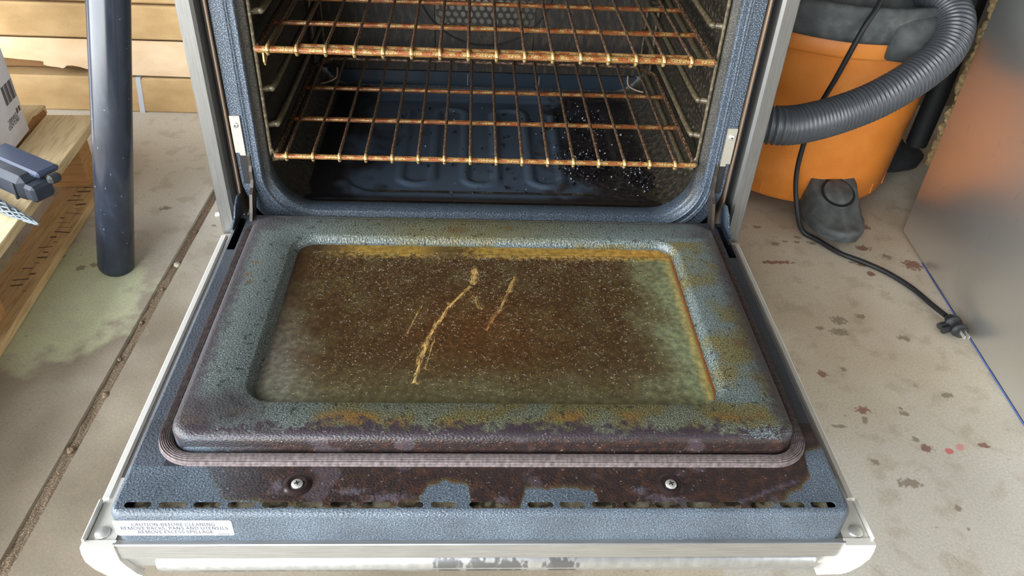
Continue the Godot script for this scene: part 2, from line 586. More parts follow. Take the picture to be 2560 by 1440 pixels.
# floor of the oven: x -0.30..0.30, z -0.46..-0.03
func cavity_floor_texture() -> Image:
	var w := 1000
	var h := 716
	var low := nbytes(noise(31, 0.008, 3), w, h)
	var mid := nbytes(noise(32, 0.05, 3), w, h)
	var fine := nbytes(noise(33, 0.3, 2), w, h)
	var out := PackedByteArray()
	out.resize(w * h * 3)
	for y in h:
		var z := -0.46 + (y + 0.5) / h * 0.43
		for x in w:
			var i := y * w + x
			var xx := (x + 0.5) / w * 0.6 - 0.3
			var l := low[i] / 255.0
			var m := mid[i] / 255.0
			var f := clampf((fine[i] - 150.0) / 60.0, 0.0, 1.0)
			var c := Vector3(56, 66, 78).lerp(Vector3(100, 112, 124), f * 0.5)
			var burn := clampf((xx - 0.115 + (l - 0.5) * 0.12 + (m - 0.5) * 0.05) / 0.04, 0.0, 1.0)
			c = c.lerp(Vector3(26, 20, 19).lerp(Vector3(54, 44, 38), clampf((m - 0.5) * 4.0, 0.0, 1.0)), burn * 0.92)
			var rim := clampf((xx - 0.255 + (l - 0.5) * 0.05) / 0.03, 0.0, 1.0)
			c = c.lerp(Vector3(62, 58, 40), rim * 0.8)
			var edge := clampf((z + 0.075 + (m - 0.5) * 0.02) / 0.012, 0.0, 1.0) * clampf((xx + 0.26) * 8.0, 0.0, 1.0)
			c = c.lerp(Vector3(36, 24, 18), edge * 0.85)
			var lb := clampf((-0.17 - xx + (l - 0.5) * 0.12) / 0.06, 0.0, 1.0)
			c = c.lerp(Vector3(20, 18, 19), lb * 0.9)  # left side darkened in place of the shade inside the cavity
			out[i * 3] = int(c.x)
			out[i * 3 + 1] = int(c.y)
			out[i * 3 + 2] = int(c.z)
	var r := RandomNumberGenerator.new()
	r.seed = 44
	for k in 900:
		var p := Vector2(r.randfn(0.06, 0.12), r.randfn(-0.15, 0.08))
		var q := Vector2((p.x + 0.3) / 0.6 * w, (p.y + 0.46) / 0.43 * h)
		stroke(out, w, h, q, q + Vector2(r.randf_range(-2.5, 2.5), r.randf_range(-1.5, 1.5)), r.randf_range(0.1, 0.5), Vector3(160, 170, 182), r.randf_range(0.2, 0.7))
	return to_img(out, w, h)

# concrete: x -1.25..1.15, z -1.0..0.6
const FX0 := -1.25
const FX1 := 1.15
const FZ0 := -1.0
const FZ1 := 0.6
func floor_texture() -> Image:
	var w := 2016
	var h := 1344
	var low := nbytes(noise(51, 0.0035, 4), w, h)
	var mid := nbytes(noise(52, 0.02, 4), w, h)
	var fine := nbytes(noise(53, 0.25, 2), w, h)
	var out := PackedByteArray()
	out.resize(w * h * 3)
	for y in h:
		var z := FZ0 + (y + 0.5) / h * (FZ1 - FZ0)
		for x in w:
			var i := y * w + x
			var xx := FX0 + (x + 0.5) / w * (FX1 - FX0)
			var l := low[i] / 255.0
			var m := mid[i] / 255.0
			var f := fine[i] / 255.0
			var c := Vector3(178, 164, 141).lerp(Vector3(198, 188, 168), clampf((l - 0.3) * 1.8, 0.0, 1.0))
			if xx > 0.3:
				c = c.lerp(Vector3(186, 181, 170), clampf((z - 0.05) / 0.3, 0.0, 0.7))
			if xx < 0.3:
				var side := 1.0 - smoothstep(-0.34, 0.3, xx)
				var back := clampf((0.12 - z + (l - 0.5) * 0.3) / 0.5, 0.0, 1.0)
				c = c.lerp(Vector3(118, 106, 88).lerp(Vector3(146, 134, 115), clampf((l - 0.25) * 1.8, 0.0, 1.0)).lerp(Vector3(196, 188, 172), back), side)  # dirty front-left tone, darkened further to offset the strong light there
			c = c.lerp(Vector3(140, 124, 102), clampf((m - 0.58) * 1.2, 0.0, 0.28))
			# pale green overspray beside the pallet
			var e := Vector2((xx + 0.735) / 0.155, (z + 0.105) / 0.175).length() + (m - 0.5) * 0.5 + (l - 0.5) * 0.3
			if z > -0.3 and e < 1.1:
				c = c.lerp(Vector3(192, 196, 154), clampf((1.05 - e) * 4.0, 0.0, 0.85) * (0.75 + 0.5 * (m - 0.3)))
			c *= 0.93 + f * 0.14
			out[i * 3] = int(clampf(c.x, 0, 255))
			out[i * 3 + 1] = int(clampf(c.y, 0, 255))
			out[i * 3 + 2] = int(clampf(c.z, 0, 255))
	var px := func(x: float, z: float) -> Vector2: return Vector2((x - FX0) / (FX1 - FX0) * w, (z - FZ0) / (FZ1 - FZ0) * h)
	var nz := noise(55, 0.12, 3)
	var wine := Vector3(112, 72, 58)
	var grey := Vector3(118, 106, 88)
	# drips: [x, z, rx, rz, dark red]
	for s in [[0.585, -0.322, 0.011, 0.007, 0], [0.607, -0.331, 0.006, 0.004, 0], [0.6376, -0.3466, 0.009, 0.005, 0], [0.6328, -0.329, 0.007, 0.005, 0], [0.6617, -0.3274, 0.009, 0.007, 0], [0.5637, -0.382, 0.009, 0.006, 0], [0.76, -0.312, 0.016, 0.010, 1], [0.792, -0.390, 0.013, 0.012, 1], [0.7977, -0.284, 0.010, 0.009, 0], [0.7354, -0.257, 0.009, 0.010, 1], [0.7195, -0.263, 0.008, 0.006, 0], [0.742, -0.226, 0.009, 0.009, 1], [0.5684, -0.259, 0.035, 0.006, 1], [0.8376, -0.257, 0.018, 0.018, 1], [0.5504, 0.0512, 0.010, 0.010, 1], [0.591, 0.0394, 0.006, 0.006, 0], [0.5865, 0.1305, 0.013, 0.009, 1], [0.583, 0.1514, 0.006, 0.008, 0], [0.6487, 0.1249, 0.004, 0.004, 0], [0.65, 0.137, 0.007, 0.006, 0], [0.7363, 0.0972, 0.012, 0.007, 0], [0.6543, 0.2065, 0.010, 0.008, 1], [0.645, 0.19, 0.006, 0.006, 0], [0.6855, 0.2124, 0.006, 0.006, 2], [0.7063, 0.205, 0.009, 0.007, 3], [0.7439, 0.2006, 0.008, 0.006, 1], [0.566, 0.233, 0.006, 0.007, 0], [0.536, 0.164, 0.012, 0.004, 0], [0.6483, 0.313, 0.006, 0.005, 0], [0.6471, 0.347, 0.002, 0.003, 0], [0.5876, -0.064, 0.007, 0.006, 0], [0.628, -0.086, 0.016, 0.011, 0], [0.618, -0.055, 0.018, 0.01, 0], [0.672, -0.098, 0.009, 0.007, 0], [0.727, -0.04, 0.012, 0.008, 0], [0.60, 0.27, 0.02, 0.008, 0], [-0.7657, -0.2408, 0.010, 0.010, 0], [-0.7166, -0.2052, 0.008, 0.008, 0], [-0.695, -0.215, 0.01, 0.006, 0], [-0.4224, 0.336, 0.012, 0.005, 0], [-0.52, -0.35, 0.006, 0.004, 0], [-0.63, -0.41, 0.012, 0.008, 0]]:
		var c := px.call(s[0], s[1]) as Vector2
		var sx: float = w / (FX1 - FX0)
		var cols := [grey, wine, Vector3(196, 78, 78), Vector3(200, 128, 118)]
		blot(out, w, h, c, s[2] * sx, s[3] * sx, cols[s[4]], 0.72, nz, 0.3)
	var r := RandomNumberGenerator.new()
	r.seed = 5
	for k in 900:
		var p := px.call(r.randf_range(FX0, FX1), r.randf_range(FZ0, FZ1)) as Vector2
		if k % 3 == 0:
			stroke(out, w, h, p, p + Vector2(r.randf_range(-14, 14), r.randf_range(-14, 14)), 0.3, Vector3(110, 98, 82), r.randf_range(0.1, 0.4))
		else:
			blot(out, w, h, p, r.randf_range(0.8, 3.0), r.randf_range(0.8, 2.4), Vector3(112, 100, 84), r.randf_range(0.1, 0.55), nz, 0.5)
	return to_img(out, w, h)

# gilded, rust-spotted rack wire
func rust_texture(k: float, seed_: int) -> ImageTexture:
	var w := 256
	var h := 512
	var a := nbytes(noise(seed_, 0.012, 3), w, h, true)
	var b := nbytes(noise(seed_ + 1, 0.09, 3), w, h, true)
	var out := PackedByteArray()
	out.resize(w * h * 3)
	for i in w * h:
		var l := a[i] / 255.0
		var m := b[i] / 255.0
		var c := Vector3(150, 112, 56).lerp(Vector3(190, 168, 118), clampf((m - 0.4) * 2.0, 0.0, 1.0))
		c = c.lerp(Vector3(140, 66, 26), clampf((l - 0.5 + k) * 5.0, 0.0, 1.0) * clampf((m - 0.3) * 4.0, 0.0, 1.0))
		c = c.lerp(Vector3(44, 24, 14), clampf((0.42 + k * 0.15 - m) * 9.0, 0.0, 1.0))
		out[i * 3] = int(c.x)
		out[i * 3 + 1] = int(c.y)
		out[i * 3 + 2] = int(c.z)
	return to_tex(out, w, h)

# pine along v, with dark streaks; stamp adds a faded ink mark
func wood_texture(seed_: int, base: Color, dark: Color) -> ImageTexture:
	var n := noise(seed_, 0.02, 4)
	return ramp_tex(512, 512, n, [[0.0, dark.lerp(base, 0.45)], [0.35, base.darkened(0.07)], [0.55, base], [1.0, base.lightened(0.08)]], noise(seed_ + 5, 0.3, 2), 0.12)

# ---------------------------------------------------------------- materials
var threads := {}

func take_textures() -> void:
	for k in threads:
		M[k].albedo_texture = ImageTexture.create_from_image(threads[k].wait_to_finish())

func make_materials() -> void:
	M.black = mat(rgb(14, 14, 15), 0.7)
	M.liner = mat(Color.WHITE, 0.42)
	threads["liner"] = Thread.new()
	threads["liner"].start(liner_texture)
	M.liner.normal_enabled = true
	M.glass = mat(Color.WHITE, 0.34)
	threads["glass"] = Thread.new()
	threads["glass"].start(glass_texture)
	M.cav_floor = mat(Color.WHITE, 0.38)
	threads["cav_floor"] = Thread.new()
	threads["cav_floor"].start(cavity_floor_texture)
	var en := ramp_tex(512, 512, noise(61, 0.12, 2), [[0.0, rgb(30, 36, 43)], [0.5, rgb(42, 50, 60)], [0.62, rgb(92, 104, 116)], [1.0, rgb(150, 163, 174)]])
	M.enamel = tri_mat(en, Vector3(8, 8, 8), 0.4)
	M.enamel_tint = tri_mat(en, Vector3(8, 8, 8), 0.4)
	M.enamel_tint.vertex_color_use_as_albedo = true
	M.liner.normal_texture = normal_tex(1024, 1024, noise(5, 0.2, 2), 3.0)
	M.liner.normal_scale = 0.3
	var cv := ramp_tex(512, 512, noise(63, 0.03, 4), [[0.0, rgb(20, 17, 13)], [0.5, rgb(40, 35, 27)], [0.68, rgb(54, 48, 37)], [0.8, rgb(90, 84, 68)], [1.0, rgb(110, 104, 88)]], noise(64, 0.25, 2), 0.5)
	M.cavity = tri_mat(cv, Vector3(7, 7, 7), 0.42)
	var bk := ramp_tex(512, 512, noise(66, 0.02, 4), [[0.0, rgb(10, 8, 6)], [0.45, rgb(30, 23, 16)], [0.7, rgb(50, 40, 27)], [1.0, rgb(72, 60, 42)]], noise(67, 0.2, 2), 0.4)
	M.cavity_back = tri_mat(bk, Vector3(12.0, 3.0, 4.0), 0.55)
	M.blue_steel = mat(rgb(34, 43, 53), 0.3)
	M.guide = tri_mat(ramp_tex(256, 256, noise(68, 0.06, 3), [[0.0, rgb(36, 30, 22)], [0.5, rgb(74, 64, 46)], [1.0, rgb(126, 114, 90)]]), Vector3(9, 9, 9), 0.4)
	var ss := ramp_tex(256, 256, noise(71, 0.05, 3), [[0.0, rgb(164, 163, 160)], [0.5, rgb(176, 175, 172)], [1.0, rgb(188, 187, 184)]], noise(72, 0.3, 2), 0.06)
	M.steel_v = tri_mat(ss, Vector3(30, 1.2, 30), 0.36, 0.85)
	M.steel_v.albedo_color = rgb(188, 188, 188)
	M.steel_h = tri_mat(ss, Vector3(1.2, 30, 30), 0.36, 0.85)
	M.steel_z = tri_mat(ss, Vector3(30, 30, 1.2), 0.36, 0.85)
	M.steel_panel = mat(rgb(214, 212, 206), 0.32, 0.88)
	M.bright = mat(rgb(214, 212, 206), 0.36, 0.75)
	M.satin = mat(rgb(214, 210, 200), 0.5, 0.4)
	M.zinc = mat(rgb(186, 180, 166), 0.42, 0.7)
	M.dark_steel = mat(rgb(70, 62, 54), 0.5, 0.6)
	M.tan_steel = mat(rgb(124, 104, 86), 0.4, 0.6)
	M.casing = mat(rgb(120, 122, 124), 0.5, 0.6)
	M.gasket = tri_mat(ramp_tex(256, 256, noise(75, 0.06, 3), [[0.0, rgb(60, 50, 47)], [0.5, rgb(104, 92, 90)], [1.0, rgb(138, 124, 120)]], noise(76, 0.4, 1), 0.3), Vector3(12, 12, 12), 0.75)
	M.insul = tri_mat(ramp_tex(256, 256, noise(77, 0.02, 3), [[0.0, rgb(30, 26, 20)], [0.30, rgb(60, 52, 36)], [0.42, rgb(118, 108, 84)], [0.75, rgb(146, 138, 116)], [1.0, rgb(190, 178, 150)]], noise(78, 0.2, 2), 0.3), Vector3(8, 8, 8), 0.8)
	M.rust_a = mat(Color.WHITE, 0.42, 0.25)
	M.rust_a.albedo_texture = rust_texture(0.04, 81)
	M.rust_b = mat(Color.WHITE, 0.42, 0.25)
	M.rust_b.albedo_texture = rust_texture(0.15, 85)
	M.wire = mat(Color.WHITE, 0.5, 0.3)
	M.wire.albedo_texture = ramp_tex(128, 256, noise(87, 0.05, 4), [[0.0, rgb(40, 26, 20)], [0.45, rgb(78, 52, 38)], [0.62, rgb(112, 90, 66)], [1.0, rgb(170, 150, 118)]])
	M.gold = mat(rgb(184, 154, 98), 0.34, 0.5)
	M.char = mat(rgb(24, 23, 25), 0.25)
	M.soot = mat(rgb(38, 28, 27), 0.22)
	M.flake = mat(rgb(150, 154, 160), 0.4)
	M.label_white = mat(rgb(184, 186, 192), 0.5)
	M.print_grey = mat(rgb(84, 84, 90), 0.6)
	# cartons, timber
	var cb := ramp_tex(512, 512, noise(91, 0.01, 4), [[0.0, rgb(166, 134, 88)], [0.5, rgb(180, 148, 101)], [1.0, rgb(193, 163, 116)]], noise(92, 0.2, 2), 0.06)
	M.card = tri_mat(cb, Vector3(1.5, 3, 1.5), 0.85)
	var cb2 := ramp_tex(512, 512, noise(93, 0.01, 4), [[0.0, rgb(206, 174, 134)], [0.5, rgb(216, 187, 150)], [1.0, rgb(224, 198, 164)]], noise(94, 0.2, 2), 0.05)
	M.card_pale = tri_mat(cb2, Vector3(1.5, 3, 1.5), 0.85)
	M.card_inside = tri_mat(cb, Vector3(1.5, 3, 1.5), 0.9)
	M.card_inside.albedo_color = rgb(196, 176, 160)
	M.white_card = tri_mat(ramp_tex(256, 256, noise(95, 0.02, 3), [[0.0, rgb(222, 222, 230)], [1.0, rgb(240, 240, 246)]]), Vector3(3, 3, 3), 0.7)
	M.pine = tri_mat(wood_texture(101, rgb(222, 196, 150), rgb(176, 140, 92)), Vector3(9, 9, 1.1), 0.75)
	M.pine_b = tri_mat(wood_texture(105, rgb(212, 178, 126), rgb(158, 112, 66)), Vector3(9, 9, 1.1), 0.8)
	M.bark = tri_mat(wood_texture(108, rgb(168, 122, 72), rgb(112, 72, 38)), Vector3(4, 20, 12), 0.9)
	M.pine_x = tri_mat(wood_texture(111, rgb(188, 140, 86), rgb(128, 84, 46)), Vector3(1.1, 9, 9), 0.8)
	M.end_grain = tri_mat(wood_texture(115, rgb(150, 104, 68), rgb(104, 68, 40)), Vector3(8, 8, 8), 0.85)
	M.ink = mat(rgb(116, 92, 78), 0.9)
	# plastics
	var pt := ramp_tex(512, 512, noise(121, 0.012, 4), [[0.0, rgb(30, 34, 42)], [0.55, rgb(36, 41, 50)], [0.75, rgb(42, 47, 56)], [1.0, rgb(58, 63, 71)]], noise(122, 0.3, 2), 0.2)
	M.pipe = tri_mat(pt, Vector3(6, 2, 6), 0.2)
	M.chip = mat(rgb(112, 118, 124), 0.5)
	var pg := ramp_tex(512, 512, noise(124, 0.015, 4), [[0.0, rgb(52, 54, 54)], [0.5, rgb(72, 75, 75)], [1.0, rgb(104, 106, 102)]], noise(125, 0.25, 2), 0.14)
	M.grey_plastic = tri_mat(pg, Vector3(4, 4, 4), 0.6)
	M.dark_plastic = tri_mat(pg, Vector3(4, 4, 4), 0.6)
	M.dark_plastic.albedo_color = rgb(150, 150, 152)
	M.hose = mat(rgb(70, 73, 77), 0.34)
	M.cord = mat(rgb(26, 26, 28), 0.55)
	var og := ramp_tex(512, 512, noise(127, 0.01, 4), [[0.0, rgb(206, 118, 40)], [0.5, rgb(218, 130, 48)], [1.0, rgb(228, 146, 66)]], noise(128, 0.2, 2), 0.05)
	M.orange = tri_mat(og, Vector3(2, 2, 2), 0.5)
	M.tool = tri_mat(pt, Vector3(5, 5, 5), 0.5)
	M.tool_blue = mat(rgb(50, 58, 76), 0.45)
	M.braid = mat(rgb(104, 112, 115), 0.5, 0.3)
	M.foam = tri_mat(ramp_tex(256, 256, noise(131, 0.04, 3), [[0.0, rgb(58, 44, 26)], [0.5, rgb(112, 94, 60)], [1.0, rgb(160, 142, 104)]]), Vector3(8, 8, 8), 0.9)
	M.film = mat(rgb(74, 98, 150), 0.4)
	M.pebble = mat(rgb(176, 166, 146), 0.9)
	# room
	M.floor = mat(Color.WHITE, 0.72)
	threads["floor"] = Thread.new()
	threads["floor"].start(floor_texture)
	M.joint = tri_mat(ramp_tex(512, 512, noise(135, 0.08, 3), [[0.0, rgb(70, 54, 40)], [0.5, rgb(112, 94, 74)], [0.75, rgb(150, 132, 106)], [1.0, rgb(196, 184, 160)]]), Vector3(8, 8, 8), 0.95)
	M.wall = mat(rgb(112, 106, 98), 0.9)
	M.drive = mat(rgb(196, 192, 184), 0.9)

# ---------------------------------------------------------------- room
func build_room() -> void:
	var jx := func(z: float) -> float: return -0.5618 - 0.031 * z
	var half := 0.0096
	var fl := Node3D.new()
	fl.name = "floor"
	fl.set_meta("kind", "structure")
	add_child(fl)
	var x0 := -2.56; var x1 := 2.16; var z0 := -1.75; var z1 := 2.9
	var uv := func(p: Vector3) -> Vector2: return Vector2((p.x - FX0) / (FX1 - FX0), (p.z - FZ0) / (FZ1 - FZ0))
	for side in 2:
		var st := begin()
		st.set_smooth_group(-1)
		var zs := [z0, FZ0, FZ1, z1]
		for i in 3:
			var a := Vector3(x0, 0, zs[i]); var b := Vector3(x0, 0, zs[i + 1])
			var c := Vector3(jx.call(zs[i + 1]) - half, 0, zs[i + 1]); var d := Vector3(jx.call(zs[i]) - half, 0, zs[i])
			var e1 := d; var e2 := c
			if side == 1:
				a = Vector3(jx.call(zs[i]) + half, 0, zs[i]); b = Vector3(jx.call(zs[i + 1]) + half, 0, zs[i + 1])
				c = Vector3(x1, 0, zs[i + 1]); d = Vector3(x1, 0, zs[i])
				e1 = a; e2 = b
			quad(st, a, b, c, d, uv.call(a), uv.call(b), uv.call(c), uv.call(d))
			# worn arris and side of the joint
			var sgn := 1.0 if side == 0 else -1.0
			var n1: Vector3 = e1 + Vector3(0.002 * sgn, -0.003, 0); var n2: Vector3 = e2 + Vector3(0.002 * sgn, -0.003, 0)
			var m1: Vector3 = n1 + Vector3(0, -0.06, 0); var m2: Vector3 = n2 + Vector3(0, -0.06, 0)
			if side == 0:
				quad(st, e1, e2, n2, n1, uv.call(e1), uv.call(e2), uv.call(n2), uv.call(n1))
				quad(st, n1, n2, m2, m1)
			else:
				quad(st, e2, e1, n1, n2, uv.call(e2), uv.call(e1), uv.call(n1), uv.call(n2))
				quad(st, n2, n1, m1, m2)
		add_box(st, Vector3((x0 + jx.call(0.0)) * 0.5 - 0.02 if side == 0 else (x1 + jx.call(0.0)) * 0.5 + 0.02, -0.09, (z0 + z1) * 0.5), Vector3(1.93 if side == 0 else 2.65, 0.1, z1 - z0), 0.0)
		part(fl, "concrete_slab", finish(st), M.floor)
	var rows := []
	var r := RandomNumberGenerator.new(); r.seed = 3
	for i in 260:
		var z := lerpf(z0, z1, i / 259.0)
		var row := []
		for j in 7:
			row.append(Vector3(jx.call(z) + lerpf(-half, half, j / 6.0), -0.0042 + r.randf_range(-0.0018, 0.0022), z))
		rows.append(row)
	var sj := begin()
	loft(sj, rows, false, false, [], true)
	part(fl, "joint_filler", finish(sj), M.joint)
	# unseen walls and ceiling, their openings placed and sized to shape the daylight
	struct("wall_back", box_mesh(Vector3(-0.3, 1.3, -1.68), Vector3(5.2, 2.8, 0.16), 0.0), M.wall)
	var wr := begin()
	add_box(wr, Vector3(2.08, 1.3, 0.1), Vector3(0.16, 2.8, 3.7), 0.0)
	add_box(wr, Vector3(2.08, 2.0, 2.35), Vector3(0.16, 1.4, 0.8), 0.0)
	struct("wall_right", finish(wr), M.wall)
	var wl := begin()
	add_box(wl, Vector3(-2.48, 1.3, -0.95), Vector3(0.16, 2.8, 1.6), 0.0)
	add_box(wl, Vector3(-2.48, 2.55, 1.3), Vector3(0.16, 0.3, 2.9), 0.0)
	struct("wall_left", finish(wl), M.wall)
	var wf := begin()
	add_box(wf, Vector3(0.78, 1.3, 2.83), Vector3(2.6, 2.8, 0.16), 0.0)
	add_box(wf, Vector3(-1.5, 2.55, 2.83), Vector3(2.0, 0.3, 0.16), 0.0)
	struct("wall_front", finish(wf), M.wall)
	struct("ceiling", box_mesh(Vector3(-0.2, 2.78, 0.6), Vector3(4.8, 0.16, 4.7), 0.0), M.wall)
	struct("driveway_1", box_mesh(Vector3(-0.3, -0.06, 1.0), Vector3(30, 0.04, 30), 0.0), M.drive)  # unseen driveway slab outside the garage

# ---------------------------------------------------------------- oven
func uv_liner(p: Vector3) -> Vector2:
	return Vector2((p.x + 0.36) / 0.72, p.z / 0.57)

func plate(st: SurfaceTool, x0: float, x1: float, z0: float, z1: float, y: float, fuv: Callable) -> void:
	st.set_smooth_group(-1)
	var a := Vector3(x0, y, z0); var b := Vector3(x0, y, z1); var c := Vector3(x1, y, z1); var d := Vector3(x1, y, z0)
	quad(st, a, b, c, d, fuv.call(a), fuv.call(b), fuv.call(c), fuv.call(d))

# loops given as [a0, a1, b0, b1, radius, height] laid in x,z
func flat_loops(defs: Array, n := 8) -> Array:
	var rows := []
	for d in defs:
		var row := []
		for p in rrect(d[0], d[1], d[2], d[3], d[4], n):
			row.append(Vector3(p.x, d[5], p.y))
		rows.append(row)
	return rows

func map_uv(rows: Array, fuv: Callable) -> Array:
	var out := []
	for row in rows:
		var u := []
		for p in row:
			u.append(fuv.call(p))
		out.append(u)
	return out

# unrolls the walls of a rounded tray outwards so that the speckle keeps its size
func unroll_uv(rows: Array, top: float) -> Array:
	var out := []
	for row in rows:
		var u := []
		for j in row.size():
			var t: Vector3 = row[(j + 1) % row.size()] - row[(j - 1 + row.size()) % row.size()]
			var nn := Vector3(t.z, 0, -t.x).normalized()
			u.append(uv_liner(row[j] + nn * (top - row[j].y)))
		out.append(u)
	return out

func build_door(oven: Node3D) -> void:
	# stainless pan
	var st := begin()
	add_box(st, Vector3(0, 0.199, 0.2605), Vector3(0.756, 0.036, 0.513), 0.002)
	var door := part(oven, "door", finish(st), M.steel_z, "open drop-down door")
	for s in [-1, 1]:
		part(door, "side_flange", box_mesh(Vector3(s * 0.3735, 0.2180, 0.236), Vector3(0.009, 0.005, 0.464), 0.002), M.satin)
		part(door, "corner_wall", box_mesh(Vector3(s * 0.3765, 0.2200, 0.4935), Vector3(0.0026, 0.009, 0.047), 0.001), M.satin)
	# enamelled liner tray
	var ll := begin()
	var defs := []
	for p in [[0.0, 0.2165], [0.0, 0.252], [0.001, 0.2558], [0.003, 0.2588], [0.0058, 0.26]]:
		defs.append([-0.347 + p[0], 0.347 - p[0], 0.008 + p[0], 0.515 - p[0], 0.012 - p[0], p[1]])
	var rows := flat_loops(defs)
	var uvs := unroll_uv(rows, 0.26)
	loft(ll, rows, true, false, uvs, true)
	plate(ll, -0.331, 0.331, 0.014, 0.494, 0.26, uv_liner)
	for s in [-1, 1]:
		var e0: float = minf(s * 0.331, s * 0.3413); var e1: float = maxf(s * 0.331, s * 0.3413)
		plate(ll, e0, e1, 0.098, 0.494, 0.26, uv_liner)
		plate(ll, e0, e1, 0.014, 0.022, 0.26, uv_liner)
	# vented strip: a cell round each slot
	var xs := []
	for i in 10:
		xs.append([-0.3215 + 0.0310 * i, 0.0122])
	xs.append([-0.0028, 0.0162])
	for i in 10:
		xs.append([0.0480 + 0.03018 * i, 0.0122])
	var zc := 0.5043
	var left := -0.3413
	ll.set_smooth_group(-1)
	for i in xs.size():
		var right := 0.3413
		if i + 1 < xs.size():
			right = (xs[i][0] + xs[i][1] + xs[i + 1][0] - xs[i + 1][1]) * 0.5
		var inner := []
		var outer := []
		for p in rrect(xs[i][0] - xs[i][1], xs[i][0] + xs[i][1], zc - 0.0036, zc + 0.0036, 0.0035, 5):
			inner.append(Vector3(p.x, 0.26, p.y))
			var c := Vector2(xs[i][0], zc)
			var d: Vector2 = p - c
			var k: Vector2 = Vector2(d.x / xs[i][1], d.y / 0.0036)
			var q := Vector2.ZERO
			if absf(k.x) >= absf(k.y) * 0.999:
				q = Vector2(right if d.x > 0 else left, lerpf(0.494, 0.5093, clampf(k.y * 0.5 + 0.5, 0, 1)) if absf(k.y) < 0.97 else (0.5093 if k.y > 0 else 0.494))
			else:
				q = Vector2(lerpf(left, right, clampf(k.x * 0.5 + 0.5, 0, 1)), 0.5093 if d.y > 0 else 0.494)
			outer.append(Vector3(q.x, 0.26, q.y))
		# make sure the four cell corners are met exactly
		for cn in [Vector3(left, 0.26, 0.494), Vector3(right, 0.26, 0.494), Vector3(right, 0.26, 0.5093), Vector3(left, 0.26, 0.5093)]:
			var best := 0
			for j in outer.size():
				if outer[j].distance_to(cn) < outer[best].distance_to(cn):
					best = j
			outer[best] = cn
		var lip := []
		for p in inner:
			lip.append(p + Vector3(0, -0.0012, 0))
		loft(ll, [outer, inner, lip], true, false, map_uv([outer, inner, lip], uv_liner), true, -1)
		left = right
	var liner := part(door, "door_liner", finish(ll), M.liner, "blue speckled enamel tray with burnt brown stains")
	part(door, "insulation", box_mesh(Vector3(0, 0.2405, 0.2735), Vector3(0.66, 0.028, 0.478), 0.004), M.insul)
	# raised inner plug with recess for the glass
	var pl := begin()
	defs = []
	for p in [[0.0, 0.2595, 0.024], [0.0, 0.2765, 0.024], [0.0012, 0.2803, 0.023], [0.004, 0.2837, 0.021], [0.009, 0.2855, 0.018]]:
		defs.append([-0.311 + p[0], 0.311 - p[0], 0.05 + p[0], 0.444 - p[0], p[2], p[1]])
	for p in [[0.0, 0.2855], [0.0022, 0.2845], [0.0048, 0.2815], [0.0064, 0.2775], [0.0076, 0.2754], [0.011, 0.2748]]:
		defs.append([-0.252 + p[0], 0.254 - p[0], 0.0945 + p[0], 0.3995 - p[0], 0.032 - p[0], p[1]])
	rows = flat_loops(defs)
	uvs = unroll_uv(rows.slice(0, 5), 0.2855)
	uvs.append_array(map_uv(rows.slice(5), uv_liner))
	loft(pl, rows, true, false, uvs, true)
	part(door, "inner_panel", finish(pl), M.liner, "raised speckled enamel panel")
	var gl := begin()
	rows = flat_loops([[-0.243, 0.245, 0.1035, 0.3905, 0.022, 0.2750], [-0.02, 0.02, 0.23, 0.26, 0.009, 0.2750]])
	var guv := func(p: Vector3) -> Vector2: return Vector2((p.x + 0.246) / 0.492, (p.z - 0.10) / 0.294)
	loft(gl, rows, true, false, map_uv(rows, guv), true)
	gl.set_smooth_group(-1)
	var ctr := Vector3(0, 0.275, 0.245)
	for j in rows[1].size():
		var a: Vector3 = rows[1][j]; var b: Vector3 = rows[1][(j + 1) % rows[1].size()]
		tri(gl, ctr, b, a, guv.call(ctr), guv.call(b), guv.call(a))
	part(door, "window_glass", finish(gl), M.glass, "door glass baked brown, with bright scratches")
	# ribbed woven gasket
	var path := rrect(-0.3205, 0.3205, 0.03, 0.4527, 0.034, 12)
	var grow := []
	for i in path.size():
		var p: Vector2 = path[i]
		var t: Vector2 = (path[(i + 1) % path.size()] - path[(i - 1 + path.size()) % path.size()]).normalized()
		var nn := Vector2(t.y, -t.x)
		var row := []
		for k in 33:
			var u := k / 32.0 * 2.0 - 1.0
			var hh := 0.2605 + 0.0056 * sqrt(maxf(0.0, 1.0 - u * u)) + 0.0009 * cos(u * PI * 8.0)
			if k == 0 or k == 32:
				hh = 0.2595
			row.append(Vector3(p.x + nn.x * u * 0.0072, hh, p.y + nn.y * u * 0.0072))
		grow.append(row)
	var gs := begin()
	loft(gs, grow, false, true, [], false)
	part(door, "gasket", finish(gs), M.gasket, "ribbed grey woven heat seal")
	# pressed dimples and screws
	for x in [-0.1815, 0.176]:
		var ds := begin()
		add_lathe(ds, Vector3(x, 0.26, 0.4815), [[0.0140, 0.0001], [0.0120, 0.0010], [0.0098, 0.0024], [0.0080, 0.0026], [0.0066, 0.0012], [0.0001, 0.0008]], 32)
		part(door, "dimple", finish(ds), M.soot)
		disc_screw(door, "screw", Vector3(x, 0.2612, 0.482), 0.0056, Vector3(0, 1, 0.05), M.bright)
	# slot ears at the hinges
	for s in [-1, 1]:
		var ear := PackedVector2Array([Vector2(-0.012, 0.25), Vector2(0.052, 0.25), Vector2(0.052, 0.263), Vector2(0.036, 0.268), Vector2(0.024, 0.281), Vector2(0.008, 0.287), Vector2(-0.006, 0.283), Vector2(-0.012, 0.274)])
		part(door, "hinge_ear", prism(ear, Vector3(s * 0.3445 - 0.001, 0, 0), Vector3(0, 0, 1), Vector3(0, 1, 0), Vector3(0.002, 0, 0)), M.enamel)
